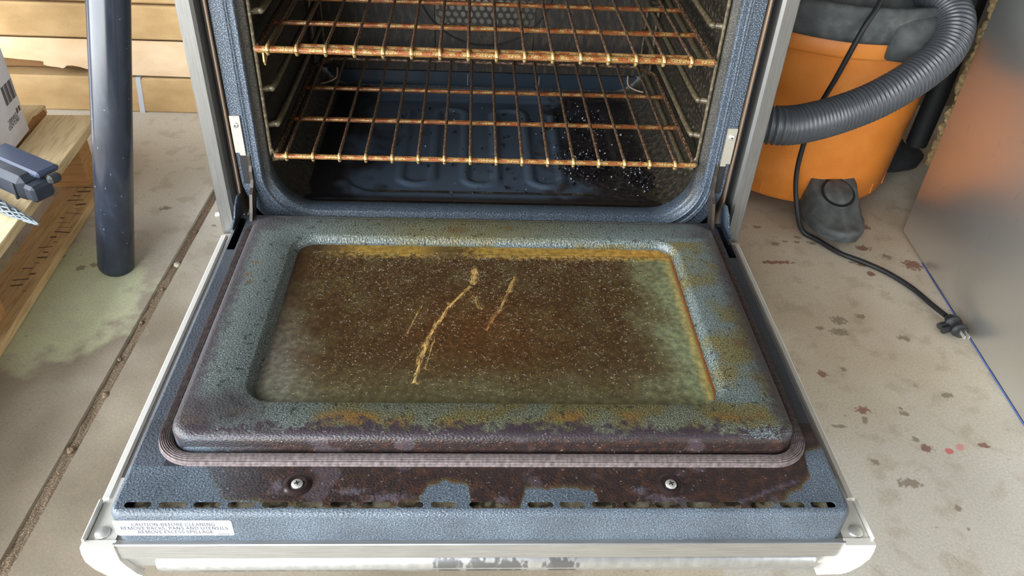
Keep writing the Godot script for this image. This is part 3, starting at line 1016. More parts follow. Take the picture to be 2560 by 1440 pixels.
	# caution label
	var lp := PackedVector2Array(rrect(-0.3436, -0.237, 0.2285, 0.2508, 0.0022, 4))
	var lab := part(door, "caution_label", prism(lp, Vector3(0, 0, 0.5149), Vector3.RIGHT, Vector3.UP, Vector3(0, 0, 0.0003)), M.label_white, "white caution sticker")
	var font := SystemFont.new()
	font.font_names = PackedStringArray(["Droid Sans"])
	var lines := [["CAUTION-BEFORE CLEANING", 0.2450, 0.0058], ["REMOVE RACKS, PANS AND UTENSILS", 0.2394, 0.0058], ["REMOVE EXCESS SPILLAGE", 0.2338, 0.0058]]
	for l in lines:
		part(lab, "lettering", text_mesh(l[0], font, l[2]), M.print_grey).position = Vector3(-0.290, l[1], 0.5153)
	part(lab, "lettering", box_mesh(Vector3(-0.2465, 0.2305, 0.5152), Vector3(0.011, 0.0008, 0.0002), 0.0), M.print_grey)
	# corner plates with discs
	for s in [-1, 1]:
		var cp := PackedVector2Array([Vector2(s * 0.349, 0.44), Vector2(s * 0.3745, 0.44), Vector2(s * 0.3745, 0.5165), Vector2(s * 0.349, 0.5165)])
		var corner := part(door, "corner_plate", prism(cp, Vector3(0, 0.2172, 0), Vector3.RIGHT, Vector3(0, 0, 1), Vector3(0, 0.0012, 0)), M.satin)
		var b := begin()
		add_lathe(b, Vector3(s * 0.3635, 0.2184, 0.5055), [[0.0072, -0.0005], [0.0072, 0.0012], [0.0062, 0.0022], [0.0001, 0.0025]], 28)
		part(corner, "rivet", finish(b), M.bright)
		for zz in [0.455, 0.482]:
			var b2 := begin()
			add_lathe(b2, Vector3(s * 0.3545, 0.2184, zz), [[0.004, -0.0005], [0.004, 0.001], [0.0001, 0.0018]], 16)
			part(corner, "rivet", finish(b2), M.bright)
	# front edge skin, grip and sweeping end brackets
	var fs := begin()
	add_box(fs, Vector3(0.0, 0.2095, 0.5185), Vector3(0.700, 0.022, 0.004), 0.001)
	add_box(fs, Vector3(0.0, 0.2193, 0.5172), Vector3(0.754, 0.0022, 0.0066), 0.0008)
	part(door, "front_edge", finish(fs), M.steel_h)
	var grip := begin()
	var gp := []
	for i in 28:
		var a := TAU * i / 28
		gp.append(Vector2(0.516 + 0.0085 * cos(a) * (1.0 if cos(a) < 0 else 0.9), 0.187 + 0.0118 * sin(a)))
	var grows := []
	var guvs := []
	for e in [[-0.3155, 0.8], [-0.3135, 0.95], [-0.31, 1.0], [0.0, 1.0], [0.322, 1.0], [0.3255, 0.95], [0.3275, 0.8]]:
		var row := []
		var ur := []
		for i in 28:
			row.append(Vector3(e[0], 0.187 + (gp[i].y - 0.187) * e[1], 0.516 + (gp[i].x - 0.516) * e[1]))
			ur.append(Vector2((e[0] + 0.32) / 0.65, i / 28.0))
		grows.append(row)
		guvs.append(ur)
	loft(grip, grows, true, false, guvs, false)
	fan(grip, grows[0], true)
	fan(grip, grows[-1], false)
	part(door, "handle", finish(grip), handle_material())
	for s in [-1, 1]:
		var o := [Vector2(0.3775, 0.2205), Vector2(0.3788, 0.21), Vector2(0.3785, 0.198), Vector2(0.373, 0.1855), Vector2(0.3645, 0.1755), Vector2(0.3565, 0.1715), Vector2(0.332, 0.1705), Vector2(0.331, 0.1745), Vector2(0.3352, 0.1775), Vector2(0.3425, 0.1905), Vector2(0.3464, 0.2), Vector2(0.3468, 0.2205)]
		var pv := PackedVector2Array()
		for p in o:
			pv.append(Vector2(p.x * s, p.y))
		part(door, "handle_bracket", prism(pv, Vector3(0, 0, 0.5145), Vector3.RIGHT, Vector3.UP, Vector3(0, 0, 0.008)), M.satin)

func handle_material() -> StandardMaterial3D:
	var w := 1024
	var h := 64
	var d := PackedByteArray()
	d.resize(w * h * 3)
	var f := nbytes(noise(141, 0.05, 3), w, h)
	for i in w * h:
		var v := 186 + int((f[i] - 128) * 0.12)
		d[i * 3] = v; d[i * 3 + 1] = v; d[i * 3 + 2] = v - 2
	var nz := noise(143, 0.08, 3)
	for s in [[0.43, 22.0], [0.478, 22.0], [0.52, 26.0], [0.60, 24.0]]:
		for dx in [[0.0, 10, 1.0], [0.006, 8, 0.7]]:
			blot(d, w, h, Vector2((s[0] + dx[0]) * w, 2), s[1], dx[1], Vector3(118, 118, 118), 0.75, nz, 0.2)
			blot(d, w, h, Vector2((s[0] + dx[0]) * w, 56), s[1], dx[1], Vector3(118, 118, 118), 0.75, nz, 0.2)
	for k in 9:
		blot(d, w, h, Vector2(90 + k * 32, 58), 26, 8, Vector3(120, 116, 108), 0.4, nz, 0.8)
	var m := mat(Color.WHITE, 0.34, 0.85)
	m.albedo_texture = to_tex(d, w, h)
	return m

func text_mesh(t: String, font: Font, size: float, depth := 0.0003) -> TextMesh:
	var m := TextMesh.new()
	m.text = t
	m.font = font
	m.font_size = 32
	m.pixel_size = size / 32.0 * 1.0
	m.depth = depth
	m.curve_step = 1.5
	m.horizontal_alignment = HORIZONTAL_ALIGNMENT_CENTER
	m.vertical_alignment = VERTICAL_ALIGNMENT_CENTER
	return m

func build_oven() -> void:
	var oven := thing("wall_oven", "stainless wall oven with blue speckled enamel cavity and dirty drop-down door hanging open", "oven")
	# casing
	var cs := begin()
	for s in [-1, 1]:
		add_box(cs, Vector3(s * 0.350, 0.54, -0.325), Vector3(0.012, 1.08, 0.59), 0.001)
	add_box(cs, Vector3(0, 1.075, -0.325), Vector3(0.70, 0.012, 0.59), 0.001)
	add_box(cs, Vector3(0, 0.54, -0.617), Vector3(0.712, 1.08, 0.012), 0.001)
	add_box(cs, Vector3(0, 0.10, -0.30), Vector3(0.69, 0.2, 0.52), 0.002)
	for s in [-1, 1]:
		add_box(cs, Vector3(s * 0.3535, 0.64, -0.034), Vector3(0.036, 0.86, 0.006), 0.0005)
	part(oven, "casing", finish(cs), M.casing)
	part(oven, "control_fascia", box_mesh(Vector3(0, 0.925, -0.018), Vector3(0.70, 0.31, 0.03), 0.004), M.black)
	# trims at both jambs
	for s in [-1, 1]:
		var tp := PackedVector2Array()
		for p in [[0.3770, -0.030], [0.3770, -0.0012], [0.3758, 0.0], [0.3597, 0.0], [0.3562, -0.0042], [0.3562, -0.030]]:
			tp.append(Vector2(p[0] * s, p[1]))
		part(oven, "side_trim", prism(tp, Vector3(0, 0.2188, 0), Vector3.RIGHT, Vector3(0, 0, 1), Vector3(0, 0.861, 0)), M.steel_v, "brushed stainless jamb trim")
		part(oven, "trim_insert", box_mesh(Vector3(s * 0.3445, 0.66, -0.018), Vector3(0.0032, 0.84, 0.022), 0.001), M.tan_steel)
	# front frame round the cavity, lofted about the opening
	var frame_rows := func(prof: Array) -> Array:
		var out := []
		for p in prof:
			var row := []
			for q in rrect(-0.300 - p[0], 0.300 + p[0], 0.2500 - p[0], 0.72 + p[0], 0.058 + p[0], 10):
				row.append(Vector3(q.x, q.y, p[1]))
			out.append(row)
		return out
	var fr := begin()
	loft(fr, frame_rows.call([[0.0420, -0.030], [0.0420, -0.0136], [0.0416, -0.0129], [0.0410, -0.0127], [0.0404, -0.0127], [0.0262, -0.0122], [0.0254, -0.0121], [0.0246, -0.0104], [0.0234, -0.0100], [0.0226, -0.0116], [0.0218, -0.0116], [0.0212, -0.0102], [0.0200, -0.0102], [0.0192, -0.0119], [0.0184, -0.0120], [0.0144, -0.0116], [0.0136, -0.0115], [0.0126, -0.0106], [0.0116, -0.0110], [0.0108, -0.0130]]), true, false, [], false)
	var frame := part(oven, "front_frame", finish(fr), M.enamel, "blue speckled enamel frame")
	var rim := [[0.0108, -0.0130], [0.0092, -0.0175], [0.0062, -0.0200], [0.0030, -0.0205], [0.0012, -0.0225], [0.0002, -0.027], [0.0, -0.032], [0.0022, -0.040], [0.0055, -0.052]]
	# heat stain: brown on the jambs and head, clean along the bottom
	var stain := noise(69, 30.0, 3)
	tint = func(p: Vector3) -> Color:
		var k := smoothstep(0.252, 0.34, p.y + stain.get_noise_3d(p.x, p.y, p.z) * 0.05) * smoothstep(-0.0115, -0.016, p.z + stain.get_noise_2d(p.y * 3.0, p.x) * 0.003)
		return Color(1, 1, 1).lerp(Color(0.55, 0.38, 0.22), k)
	var lf := begin()
	var rim_rows := []
	var first: Array = frame_rows.call(rim)[0]
	for row in frame_rows.call(rim):
		var dense := []
		for q in row.size():
			var parts := maxi(1, int(first[q].distance_to(first[(q + 1) % row.size()]) / 0.02))
			for k in parts:
				dense.append(row[q].lerp(row[(q + 1) % row.size()], float(k) / parts))
		rim_rows.append(dense)
	loft(lf, rim_rows, true, false, [], false)
	tint = null
	part(frame, "cavity_rim", finish(lf), M.enamel_tint, "brown baked inner rim")
	var rows := []
	for p in [[0.0055, -0.052], [0.012, -0.075], [0.015, -0.11], [0.0152, -0.435], [0.012, -0.452], [0.004, -0.464], [-0.008, -0.468], [-0.016, -0.469]]:
		var row := []
		for q in rrect(-0.300 - p[0], 0.300 + p[0], 0.2500 - p[0], 0.72 + p[0], 0.058 + p[0], 10):
			row.append(Vector3(q.x, q.y, p[1]))
		rows.append(row)
	var cvt := begin()
	loft(cvt, rows, true, false, [], false)
	var cav := part(oven, "cavity", finish(cvt), M.cavity, "baked-on brown enamel cavity")
	# embossed floor of the cavity
	var snake := []
	var zf := -0.142
	var zr := -0.372
	var lobes := [-0.158, -0.108, -0.057, -0.006, 0.047, 0.100, 0.15]
	var rad := 0.0255
	snake.append(Vector2(-0.1335, zr))
	for k in 3:
		var cx: float = [-0.108, -0.006, 0.100][k]
		for i in 13:
			var a := PI - PI * i / 12.0
			snake.append(Vector2(cx + cos(a) * rad, zf + sin(a) * rad * 0.8))
		if k < 2:
			var nx: float = ([-0.006, 0.100][k] - rad) - (cx + rad)
			for i in 13:
				var a := PI - PI * i / 12.0
				snake.append(Vector2(cx + rad + nx * 0.5 + cos(a) * nx * 0.5, zr - sin(a) * nx * 0.4))
	snake.append(Vector2(0.1255, zr))
	var fz := begin()
	var nx2 := 170
	var nz2 := 130
	rows = []
	var fu := []
	for i in nz2 + 1:
		var z := lerpf(-0.452, -0.050, float(i) / nz2)
		var row := []
		var ur := []
		for j in nx2 + 1:
			var x := lerpf(-0.292, 0.292, float(j) / nx2)
			var p := Vector2(x, z)
			var d := 9.0
			for k in snake.size() - 1:
				var c := Geometry2D.get_closest_point_to_segment(p, snake[k], snake[k + 1])
				d = minf(d, c.distance_squared_to(p))
			d = sqrt(d)
			var hgt := 0.0042 * (1.0 - smoothstep(0.003, 0.0095, d))
			var q := Vector2(absf(x) - 0.222 + 0.06, absf(z + 0.262) - 0.172 + 0.06)
			var sd := Vector2(maxf(q.x, 0), maxf(q.y, 0)).length() + minf(maxf(q.x, q.y), 0.0) - 0.06
			hgt -= 0.0045 * (1.0 - smoothstep(-0.010, 0.002, sd))
			# lobe tongues stand a little proud, and the pan rises to its rim
			hgt += 0.0105 * smoothstep(-0.085, -0.050, z) * 0.9
			hgt += 0.012 * pow(clampf((absf(x) - 0.262) / 0.03, 0.0, 1.0), 2.0)
			hgt += 0.012 * pow(clampf((-0.432 - z) / 0.02, 0.0, 1.0), 2.0)
			row.append(Vector3(x, 0.2400 + hgt, z))
			ur.append(Vector2((x + 0.3) / 0.6, (z + 0.46) / 0.43))
		rows.append(row)
		fu.append(ur)
	loft(fz, rows, false, false, fu, true)
	part(cav, "cavity_floor", finish(fz), M.cav_floor, "pressed blue-black oven floor")
	# back: blue lower strip, dark panel, perforated fan cover
	part(cav, "back_strip", box_mesh(Vector3(0, 0.264, -0.4665), Vector3(0.60, 0.030, 0.003), 0.001), M.blue_steel)
	for x in [-0.03, 0.10, 0.105]:
		part(cav, "strip_stud", box_mesh(Vector3(x, 0.264, -0.4645), Vector3(0.0012, 0.022, 0.002), 0.0004), M.bright)
	var bp := begin()
	add_box(bp, Vector3(-0.2, 0.503, -0.4655), Vector3(0.220, 0.446, 0.003), 0.001)
	add_box(bp, Vector3(0.2, 0.503, -0.4655), Vector3(0.220, 0.446, 0.003), 0.001)
	add_box(bp, Vector3(0, 0.324, -0.4655), Vector3(0.18, 0.088, 0.003), 0.001)
	add_box(bp, Vector3(0, 0.637, -0.4655), Vector3(0.18, 0.178, 0.003), 0.001)
	part(cav, "back_panel", finish(bp), M.cavity_back, "soot-brown back panel")
	var hx := begin()
	hx.set_smooth_group(-1)
	var pitch := 0.0134
	for iy in range(-9, 10):
		for ix in range(-9, 10):
			var c := Vector3((ix + 0.5 * absi(iy % 2)) * pitch, 0.457 + iy * pitch * 0.866, -0.4635)
			if Vector2(c.x, c.y - 0.457).length() > 0.112:
				continue
			var hexr := pitch / sqrt(3.0)
			var o := []
			var inn := []
			var inb := []
			for k in 12:
				var a := TAU * k / 12.0 + PI / 6.0
				var rr := hexr if k % 2 == 0 else hexr * cos(PI / 6.0)
				o.append(c + Vector3(cos(a), sin(a), 0) * rr)
				inn.append(c + Vector3(cos(a), sin(a), 0) * 0.0052)
				inb.append(c + Vector3(cos(a), sin(a), 0) * 0.0052 + Vector3(0, 0, -0.001))
			loft(hx, [o, inn, inb], true, false, [], false, -1)
	part(cav, "fan_cover", finish(hx), M.cavity_back, "perforated fan cover")
	part(cav, "fan_plate", lathe(Vector3(0, 0.457, -0.4685), [[0.0001, 0.0], [0.13, 0.0], [0.13, 0.0012], [0.0001, 0.0012]], 40, Basis(Vector3.RIGHT, PI / 2)), M.zinc)
	var ring := []
	for i in 49:
		var a := TAU * i / 48.0
		ring.append(Vector3(cos(a) * 0.125, 0.457 + sin(a) * 0.125, -0.4632))
	part(cav, "fan_ring", tube(ring, 0.0016, 6, false), M.black)
	# rack guides
	for s in [-1, 1]:
		var g := begin()
		var fz0 := -0.0245
		add_tube(g, smooth_path([Vector3(s * 0.2972, 0.70, fz0), Vector3(s * 0.2972, 0.365, fz0), Vector3(s * 0.2965, 0.345, fz0), Vector3(s * 0.290, 0.334, fz0 - 0.002), Vector3(s * 0.278, 0.330, fz0 - 0.004)], 5), 0.0024, 8)
		var guide := part(oven, "rack_guide", finish(g), M.guide)
		part(guide, "guide_post", tube([Vector3(s * 0.306, 0.70, -0.435), Vector3(s * 0.306, 0.28, -0.435)], 0.003, 8), M.guide)
		part(guide, "guide_post", tube([Vector3(s * 0.290, 0.70, -0.452), Vector3(s * 0.290, 0.30, -0.452)], 0.0018, 6), M.guide)
		part(guide, "guide_hook", tube(smooth_path([Vector3(s * 0.270, 0.288, -0.448), Vector3(s * 0.272, 0.272, -0.444), Vector3(s * 0.284, 0.266, -0.436), Vector3(s * 0.30, 0.264, -0.43)], 4), 0.0024, 8), M.tan_steel)
		for k in 7:
			var y := 0.3255 + 0.0512 * k
			var pts := smooth_path([Vector3(s * 0.2985, y + 0.0005, fz0 - 0.006), Vector3(s * 0.296, y, fz0 - 0.008), Vector3(s * 0.289, y, fz0 - 0.012), Vector3(s * 0.285, y, fz0 - 0.024), Vector3(s * 0.285, y, -0.20), Vector3(s * 0.285, y, -0.415), Vector3(s * 0.289, y, -0.43), Vector3(s * 0.306, y, -0.435)], 5)
			part(guide, "guide_rod", tube(pts, 0.0042, 10), M.guide)
	# hinges
	for s in [-1, 1]:
		var hp := PackedVector2Array([Vector2(-0.026, 0.372), Vector2(-0.014, 0.372), Vector2(-0.0125, 0.345), Vector2(-0.009, 0.340), Vector2(-0.010, 0.325), Vector2(-0.006, 0.318), Vector2(-0.006, 0.305), Vector2(0.000, 0.296), Vector2(0.010, 0.291), Vector2(0.022, 0.270), Vector2(0.036, 0.252), Vector2(0.030, 0.246), Vector2(0.010, 0.255), Vector2(-0.008, 0.275), Vector2(-0.022, 0.31)])
		part(oven, "hinge_arm", prism(hp, Vector3(s * 0.3245 - 0.002, 0, 0), Vector3(0, 0, 1), Vector3(0, 1, 0), Vector3(0.004, 0, 0)), M.dark_steel)
		var q := PackedVector2Array([Vector2(s * 0.3275, 0.399), Vector2(s * 0.3408, 0.399), Vector2(s * 0.3408, 0.345), Vector2(s * 0.335, 0.345), Vector2(s * 0.335, 0.341), Vector2(s * 0.3275, 0.341)])
		var hpl := part(oven, "hinge_plate", prism(q, Vector3(0, 0, -0.0137), Vector3.RIGHT, Vector3.UP, Vector3(0, 0, 0.0045)), M.zinc)
		disc_screw(hpl, "screw", Vector3(s * 0.3345, 0.386, -0.0085), 0.0040, Vector3(0, 0, 1), M.bright)
		part(oven, "hinge_pocket", box_mesh(Vector3(s * 0.3305, 0.318, -0.0125), Vector3(0.013, 0.044, 0.0035), 0.0005), M.black)
	var bl := begin()
	add_tube(bl, [Vector3(-0.354, 0.2305, -0.033), Vector3(-0.393, 0.2305, -0.033)], 0.0033, 10)
	add_tube(bl, [Vector3(-0.387, 0.2305, -0.033), Vector3(-0.393, 0.2305, -0.033)], 0.0052, 6)
	part(oven, "leveling_bolt", finish(bl), M.bright, "small bright bolt")
	build_door(oven)

# ---------------------------------------------------------------- racks
func make_rack(label: String, y: float, xl: float, xr: float, w0: float, wstep: float, bars: Array, zr: float, double: bool, tab: int) -> Node3D:
	var rail_r := 0.0044 if double else 0.0036
	var zf := -0.015
	var t := thing("oven_rack", label, "oven rack", Vector3(0, y, 0), "wire racks inside the oven")
	var fr := begin()
	add_tube(fr, [Vector3(xl, 0, zf), Vector3(xl * 0.5, 0, zf), Vector3(0, 0, zf), Vector3(xr * 0.5, 0, zf), Vector3(xr, 0, zf)], rail_r, 14)
	if double:
		add_tube(fr, [Vector3(xl + 0.05, 0.0015, zf - 0.0095), Vector3(0, 0.0015, zf - 0.0095), Vector3(xr - 0.03, 0.0015, zf - 0.0095)], 0.0034, 12)
	part(t, "front_rail", finish(fr), M.rust_a, "gold-toned rail with rust spots")
	for s in [xl, xr]:
		var d := signf(s)
		part(t, "side_rail", tube([Vector3(s, 0, zf), Vector3(s, 0, zf - 0.17), Vector3(s, 0, zr + 0.03), Vector3(s - d * 0.03, 0.002, zr)], 0.0036, 10), M.wire)
	part(t, "rear_rail", tube([Vector3(xl + 0.03, 0.002, zr), Vector3(0, 0.002, zr), Vector3(xr - 0.03, 0.002, zr)], 0.0034, 10), M.wire)
	for b in bars:
		part(t, "cross_bar", tube([Vector3(xl, -0.0035, b), Vector3(xl * 0.4, -0.0035, b), Vector3(xr * 0.4, -0.0035, b), Vector3(xr, -0.0035, b)], 0.0036, 12), M.rust_b)
	for i in 16:
		var x := w0 + wstep * i
		var w := part(t, "wire", tube([Vector3(x, 0.0045, zf + 0.001), Vector3(x, 0.0045, -0.12), Vector3(x, 0.0045, -0.24), Vector3(x, 0.005, zr)], 0.0022, 8), M.wire)
		var rg := []
		for k in 13:
			var a := TAU * k / 12.0
			rg.append(Vector3(x, sin(a) * (rail_r + 0.0013), zf + cos(a) * (rail_r + 0.0013)))
		part(w, "wire_wrap", tube(rg, 0.0021, 8, false), M.gold)
	for s in [xl, xr]:
		var d := signf(s)
		if int(d) != tab:
			continue
		part(t, "stop_tab", prism(PackedVector2Array([Vector2(zf - 0.010, -0.004), Vector2(zf - 0.004, -0.004), Vector2(zf - 0.003, -0.018), Vector2(zf - 0.007, -0.024), Vector2(zf - 0.03, -0.014), Vector2(zf - 0.045, -0.004)]), Vector3(s - d * 0.006, 0, 0), Vector3(0, 0, 1), Vector3(0, 1, 0), Vector3(0.002, 0, 0)), M.gold)
	return t

func build_racks() -> void:
	make_rack("upper visible rusty gold wire rack with a doubled front rail, pushed into the oven", 0.4888, -0.2937, 0.2905, -0.2785, 0.0359, [-0.122, -0.225], -0.345, true, -1)
	make_rack("topmost oven rack, only its gold stop tab hanging into view at the right", 0.5910, -0.2937, 0.2905, -0.2785, 0.0359, [-0.122, -0.225], -0.345, false, 1)
	make_rack("lower rusty wire rack just above the pressed oven floor", 0.3385, -0.2885, 0.2935, -0.2741, 0.0359, [-0.138, -0.250], -0.361, false, 0)

func build_crumbs() -> void:
	var r := RandomNumberGenerator.new()
	r.seed = 17
	var heap := thing("oven_crumbs", "black burnt crumbs and pale ash flakes scattered over the oven floor", "crumbs")
	heap.set_meta("kind", "stuff")
	var sets := [["burnt_crumbs", "heap of black burnt crumbs on the right of the oven floor", M.char, 620, 0.0016, 0.0055], ["pale_crumbs", "scatter of pale ash flakes over the oven floor and its burnt right side", M.flake, 260, 0.0007, 0.0022]]
	for s in sets:
		var st := begin()
		st.set_smooth_group(-1)
		for k in s[3]:
			var c := Vector2.ZERO
			var pick := r.randf()
			if pick < 0.30:
				c = Vector2(r.randfn(0.160, 0.022), r.randfn(-0.20, 0.035))
			elif pick < 0.48:
				c = Vector2(r.randfn(0.250, 0.018), r.randfn(-0.155, 0.025))
			elif pick < 0.66:
				c = Vector2(r.randfn(0.175, 0.03), r.randfn(-0.36, 0.04))
			elif pick < 0.8:
				c = Vector2(r.randfn(0.22, 0.04), r.randfn(-0.27, 0.06))
			else:
				c = Vector2(r.randf_range(-0.15, 0.28), r.randf_range(-0.40, -0.08))
			c.x = clampf(c.x, -0.2, 0.284)
			c.y = clampf(c.y, -0.435, -0.07)
			var sz: float = r.randf_range(s[4], s[5])
			var b := Basis.from_euler(Vector3(r.randf() * TAU, r.randf() * TAU, r.randf() * TAU))
			var o := Vector3(c.x, 0.2375 + sz * 0.4 + (0.006 * smoothstep(-0.085, -0.05, c.y)), c.y)
			if pick < 0.48:
				o.y += r.randf() * 0.006
			var pts := [Vector3(1, 0, 0), Vector3(0, 0.5, 0), Vector3(-0.8, 0.1, 0.2), Vector3(0, -0.45, 0.1), Vector3(0.1, 0, 0.8), Vector3(0.1, 0.1, -0.7)]
			for i in 6:
				pts[i] = o + b * (pts[i] * sz * r.randf_range(0.6, 1.2))
			for f in [[0, 1, 4], [1, 2, 4], [2, 3, 4], [3, 0, 4], [1, 0, 5], [2, 1, 5], [3, 2, 5], [0, 3, 5]]:
				tri(st, pts[f[0]], pts[f[1]], pts[f[2]])
		var o2 := part(heap, s[0], finish(st), s[2])
		o2.set_meta("kind", "stuff")

# ---------------------------------------------------------------- left side
func build_left() -> void:
	# pallet: deck boards run along z, stringers along x
	var p := thing("wooden_pallet", "pale wooden pallet on the floor at the left, beside the joint", "pallet")
	var turn := Basis(Vector3.UP, 0.045)
	var org := Vector3(-0.7535, 0, -0.155)
	var deck := [[0.0, 0.098, 0.0, M.pine], [0.116, 0.14, 0.045, M.pine], [0.29, 0.095, 0.02, M.pine_b], [0.41, 0.14, 0.0, M.pine], [0.58, 0.10, 0.03, M.pine_b]]
	for d in deck:
		var st := begin()
		add_box(st, org + turn * Vector3(-d[0] - d[1] * 0.5, 0.129, 0.115 - d[2]), Vector3(d[1], 0.018, 0.99), 0.0015, turn)
		part(p, "deck_board", finish(st), d[3])
	# bark edge left on the second board
	var wane := []
	for i in 24:
		wane.append(org + turn * Vector3(-0.1165 + 0.004 * sin(i * 1.3), 0.128 + 0.002 * sin(i * 2.1), lerpf(0.55, -0.41, i / 23.0)))
	part(p, "bark_edge", tube(wane, 0.009, 8), M.bark)
	for zz in [-0.345, 0.105, 0.545]:
		part(p, "stringer", box_mesh(org + turn * Vector3(-0.37, 0.069, zz + 0.02), Vector3(0.70, 0.102, 0.052), 0.002, turn), M.pine_x)
	for d in [[0.0, 0.075], [0.30, 0.09], [0.58, 0.10]]:
		var st := begin()
		add_box(st, org + turn * Vector3(-d[0] - d[1] * 0.5, 0.009, 0.115), Vector3(d[1], 0.017, 0.99), 0.0015, turn)
		part(p, "bottom_board", finish(st), M.pine_b)
	# chipped stain on the stringer end and inked stamp on the bottom board
	var ch := begin()
	add_box(ch, org + turn * Vector3(-0.0195, 0.070, 0.127), Vector3(0.002, 0.070, 0.026), 0.0005, turn)
	part(p, "knot_patch", finish(ch), M.end_grain)
	var r := RandomNumberGenerator.new(); r.seed = 8
	var ink := begin()
	for i in 22:
		var zz := lerpf(-0.30, 0.04, i / 21.0)
		add_box(ink, org + turn * Vector3(-0.016 - r.randf() * 0.02, 0.0177, zz), Vector3(r.randf_range(0.006, 0.03), 0.0003, r.randf_range(0.0008, 0.006)), 0.0, turn * Basis(Vector3.UP, r.randf_range(-0.2, 0.2)))
	part(p, "ink_stamp", finish(ink), M.ink, "smudged dark ink stamp")
	# carton stack along the back
	var zf := -0.835
	var layers := [[0.0, 0.0865, 0.0], [0.0895, 0.1755, 0.004], [0.1785, 0.2555, 0.0], [0.2595, 0.345, 0.004]]
	var labels := ["long flat brown carton with a white strap, lowest of the stack behind the pallet", "brown carton with a pale torn flap, second from the floor behind the pallet", "plain brown carton resting on the torn-flap carton in the stack", "topmost visible brown carton of the stack, cut by the picture's upper edge"]
	for i in 4:
		var l = layers[i]
		var c := thing("cardboard_carton", labels[i], "carton", Vector3.ZERO, "flat cartons stacked behind the pallet")
		var tiltb := Basis(Vector3.BACK, 0.0)
		var st := begin()
		add_box(st, Vector3(-0.95, (l[0] + l[1]) * 0.5, zf - 0.21 - l[2] - (0.035 if i == 1 else 0.0)), Vector3(1.18, l[1] - l[0], 0.42), 0.004, tiltb)
		part(c, "body", finish(st), M.card_inside if i == 1 else M.card)
		if i == 0:
			var sp := PackedVector2Array([Vector2(-0.8165, 0.0), Vector2(-0.8045, 0.0), Vector2(-0.7965, 0.0868), Vector2(-0.8075, 0.0868)])
			part(c, "strap", prism(sp, Vector3(0, 0.0, zf - 0.001), Vector3.RIGHT, Vector3.UP, Vector3(0, 0, 0.0016)), M.label_white)
			part(c, "strap", box_mesh(Vector3(-0.802, 0.0874, zf - 0.21), Vector3(0.012, 0.001, 0.42), 0.0), M.label_white)
		if i == 1:
			var fp := PackedVector2Array([Vector2(-1.54, 0.1755), Vector2(-1.54, 0.130), Vector2(-1.10, 0.1275), Vector2(-1.065, 0.1245), Vector2(-1.015, 0.1215), Vector2(-1.007, 0.120), Vector2(-1.009, 0.1135), Vector2(-1.002, 0.110), Vector2(-0.992, 0.1085), Vector2(-0.979, 0.1075), Vector2(-0.968, 0.105), Vector2(-0.963, 0.107), Vector2(-0.958, 0.112), Vector2(-0.945, 0.1125), Vector2(-0.930, 0.110), Vector2(-0.915, 0.105), Vector2(-0.905, 0.1035), Vector2(-0.895, 0.0935), Vector2(-0.60, 0.0915), Vector2(-0.36, 0.0915), Vector2(-0.36, 0.1755)])
			part(c, "torn_flap", prism(fp, Vector3(0, 0, zf - 0.006), Vector3.RIGHT, Vector3(0, 1, 0), Vector3(0, 0, 0.004)), M.card_pale, "pale flap with a ragged lower edge")
	# white carton standing on the pallet
	var wb := thing("white_carton", "white carton with grey print and barcode standing on the pallet at the picture's left edge", "carton")
	var wt := Basis(Vector3.UP, 0.075)
	var wo := Vector3(-0.868, 0.138, -0.459)
	part(wb, "body", box_mesh(wo + wt * Vector3(-0.15, 0.20, 0.062), Vector3(0.30, 0.399, 0.124), 0.003, wt), M.white_card)
	var font := SystemFont.new()
	font.font_names = PackedStringArray(["Droid Sans"])
	var face := wt * Basis(Vector3(0, 0, -1), Vector3(0, 1, 0), Vector3(1, 0, 0)) * Basis(Vector3(0, 0, 1), PI)
	for t in [["CERAMIC", 0.0490, 0.0088], ["UNGLAZED", 0.0400, 0.0080]]:
		var tm := text_mesh(t[0], font, t[2] * 1.25)
		tm.horizontal_alignment = HORIZONTAL_ALIGNMENT_LEFT
		var o := part(wb, "lettering", tm, M.print_grey)
		o.transform = Transform3D(face, wo + wt * Vector3(0.0004, t[1], 0.024))
	var bc := begin()
	for i in 9:
		add_box(bc, wo + wt * Vector3(0.0003, 0.092, 0.008 + i * 0.0052), Vector3(0.0006, 0.034, 0.0012 + 0.0018 * float((i * 7) % 3)), 0.0, wt)
	part(wb, "barcode", finish(bc), M.print_grey)
	var sq := begin()
	for i in 2:
		add_box(sq, wo + wt * Vector3(0.0003, 0.053, 0.0125 + i * 0.010), Vector3(0.0006, 0.009, 0.006), 0.0, wt)
	part(wb, "printed_squares", finish(sq), M.ink)
	# dark plastic tool lying over the deck board
	var tl := thing("plastic_nozzle", "blue-grey plastic tool with a stepped end lying across the pallet board", "tool")
	var ax := Vector3(0.86, -0.02, 0.51).normalized()
	var upv := (Vector3.UP - ax * ax.y).normalized()
	var tb := Basis(ax, upv, ax.cross(upv))
	var to := Vector3(-0.722, 0.163, -0.2145)
	var bs := begin()
	add_box(bs, to + tb * Vector3(-0.095, 0.0, 0.012), Vector3(0.150, 0.046, 0.054), 0.010, tb)
	add_box(bs, to + tb * Vector3(-0.012, -0.004, 0.014), Vector3(0.026, 0.030, 0.040), 0.005, tb)
	part(tl, "body", finish(bs), M.tool)
	part(tl, "cover", box_mesh(to + tb * Vector3(-0.075, 0.0205, -0.008), Vector3(0.135, 0.012, 0.042), 0.004, tb), M.tool_blue)
	part(tl, "latch", box_mesh(to + tb * Vector3(0.002, 0.012, -0.008), Vector3(0.014, 0.016, 0.022), 0.004, tb), M.dark_plastic)
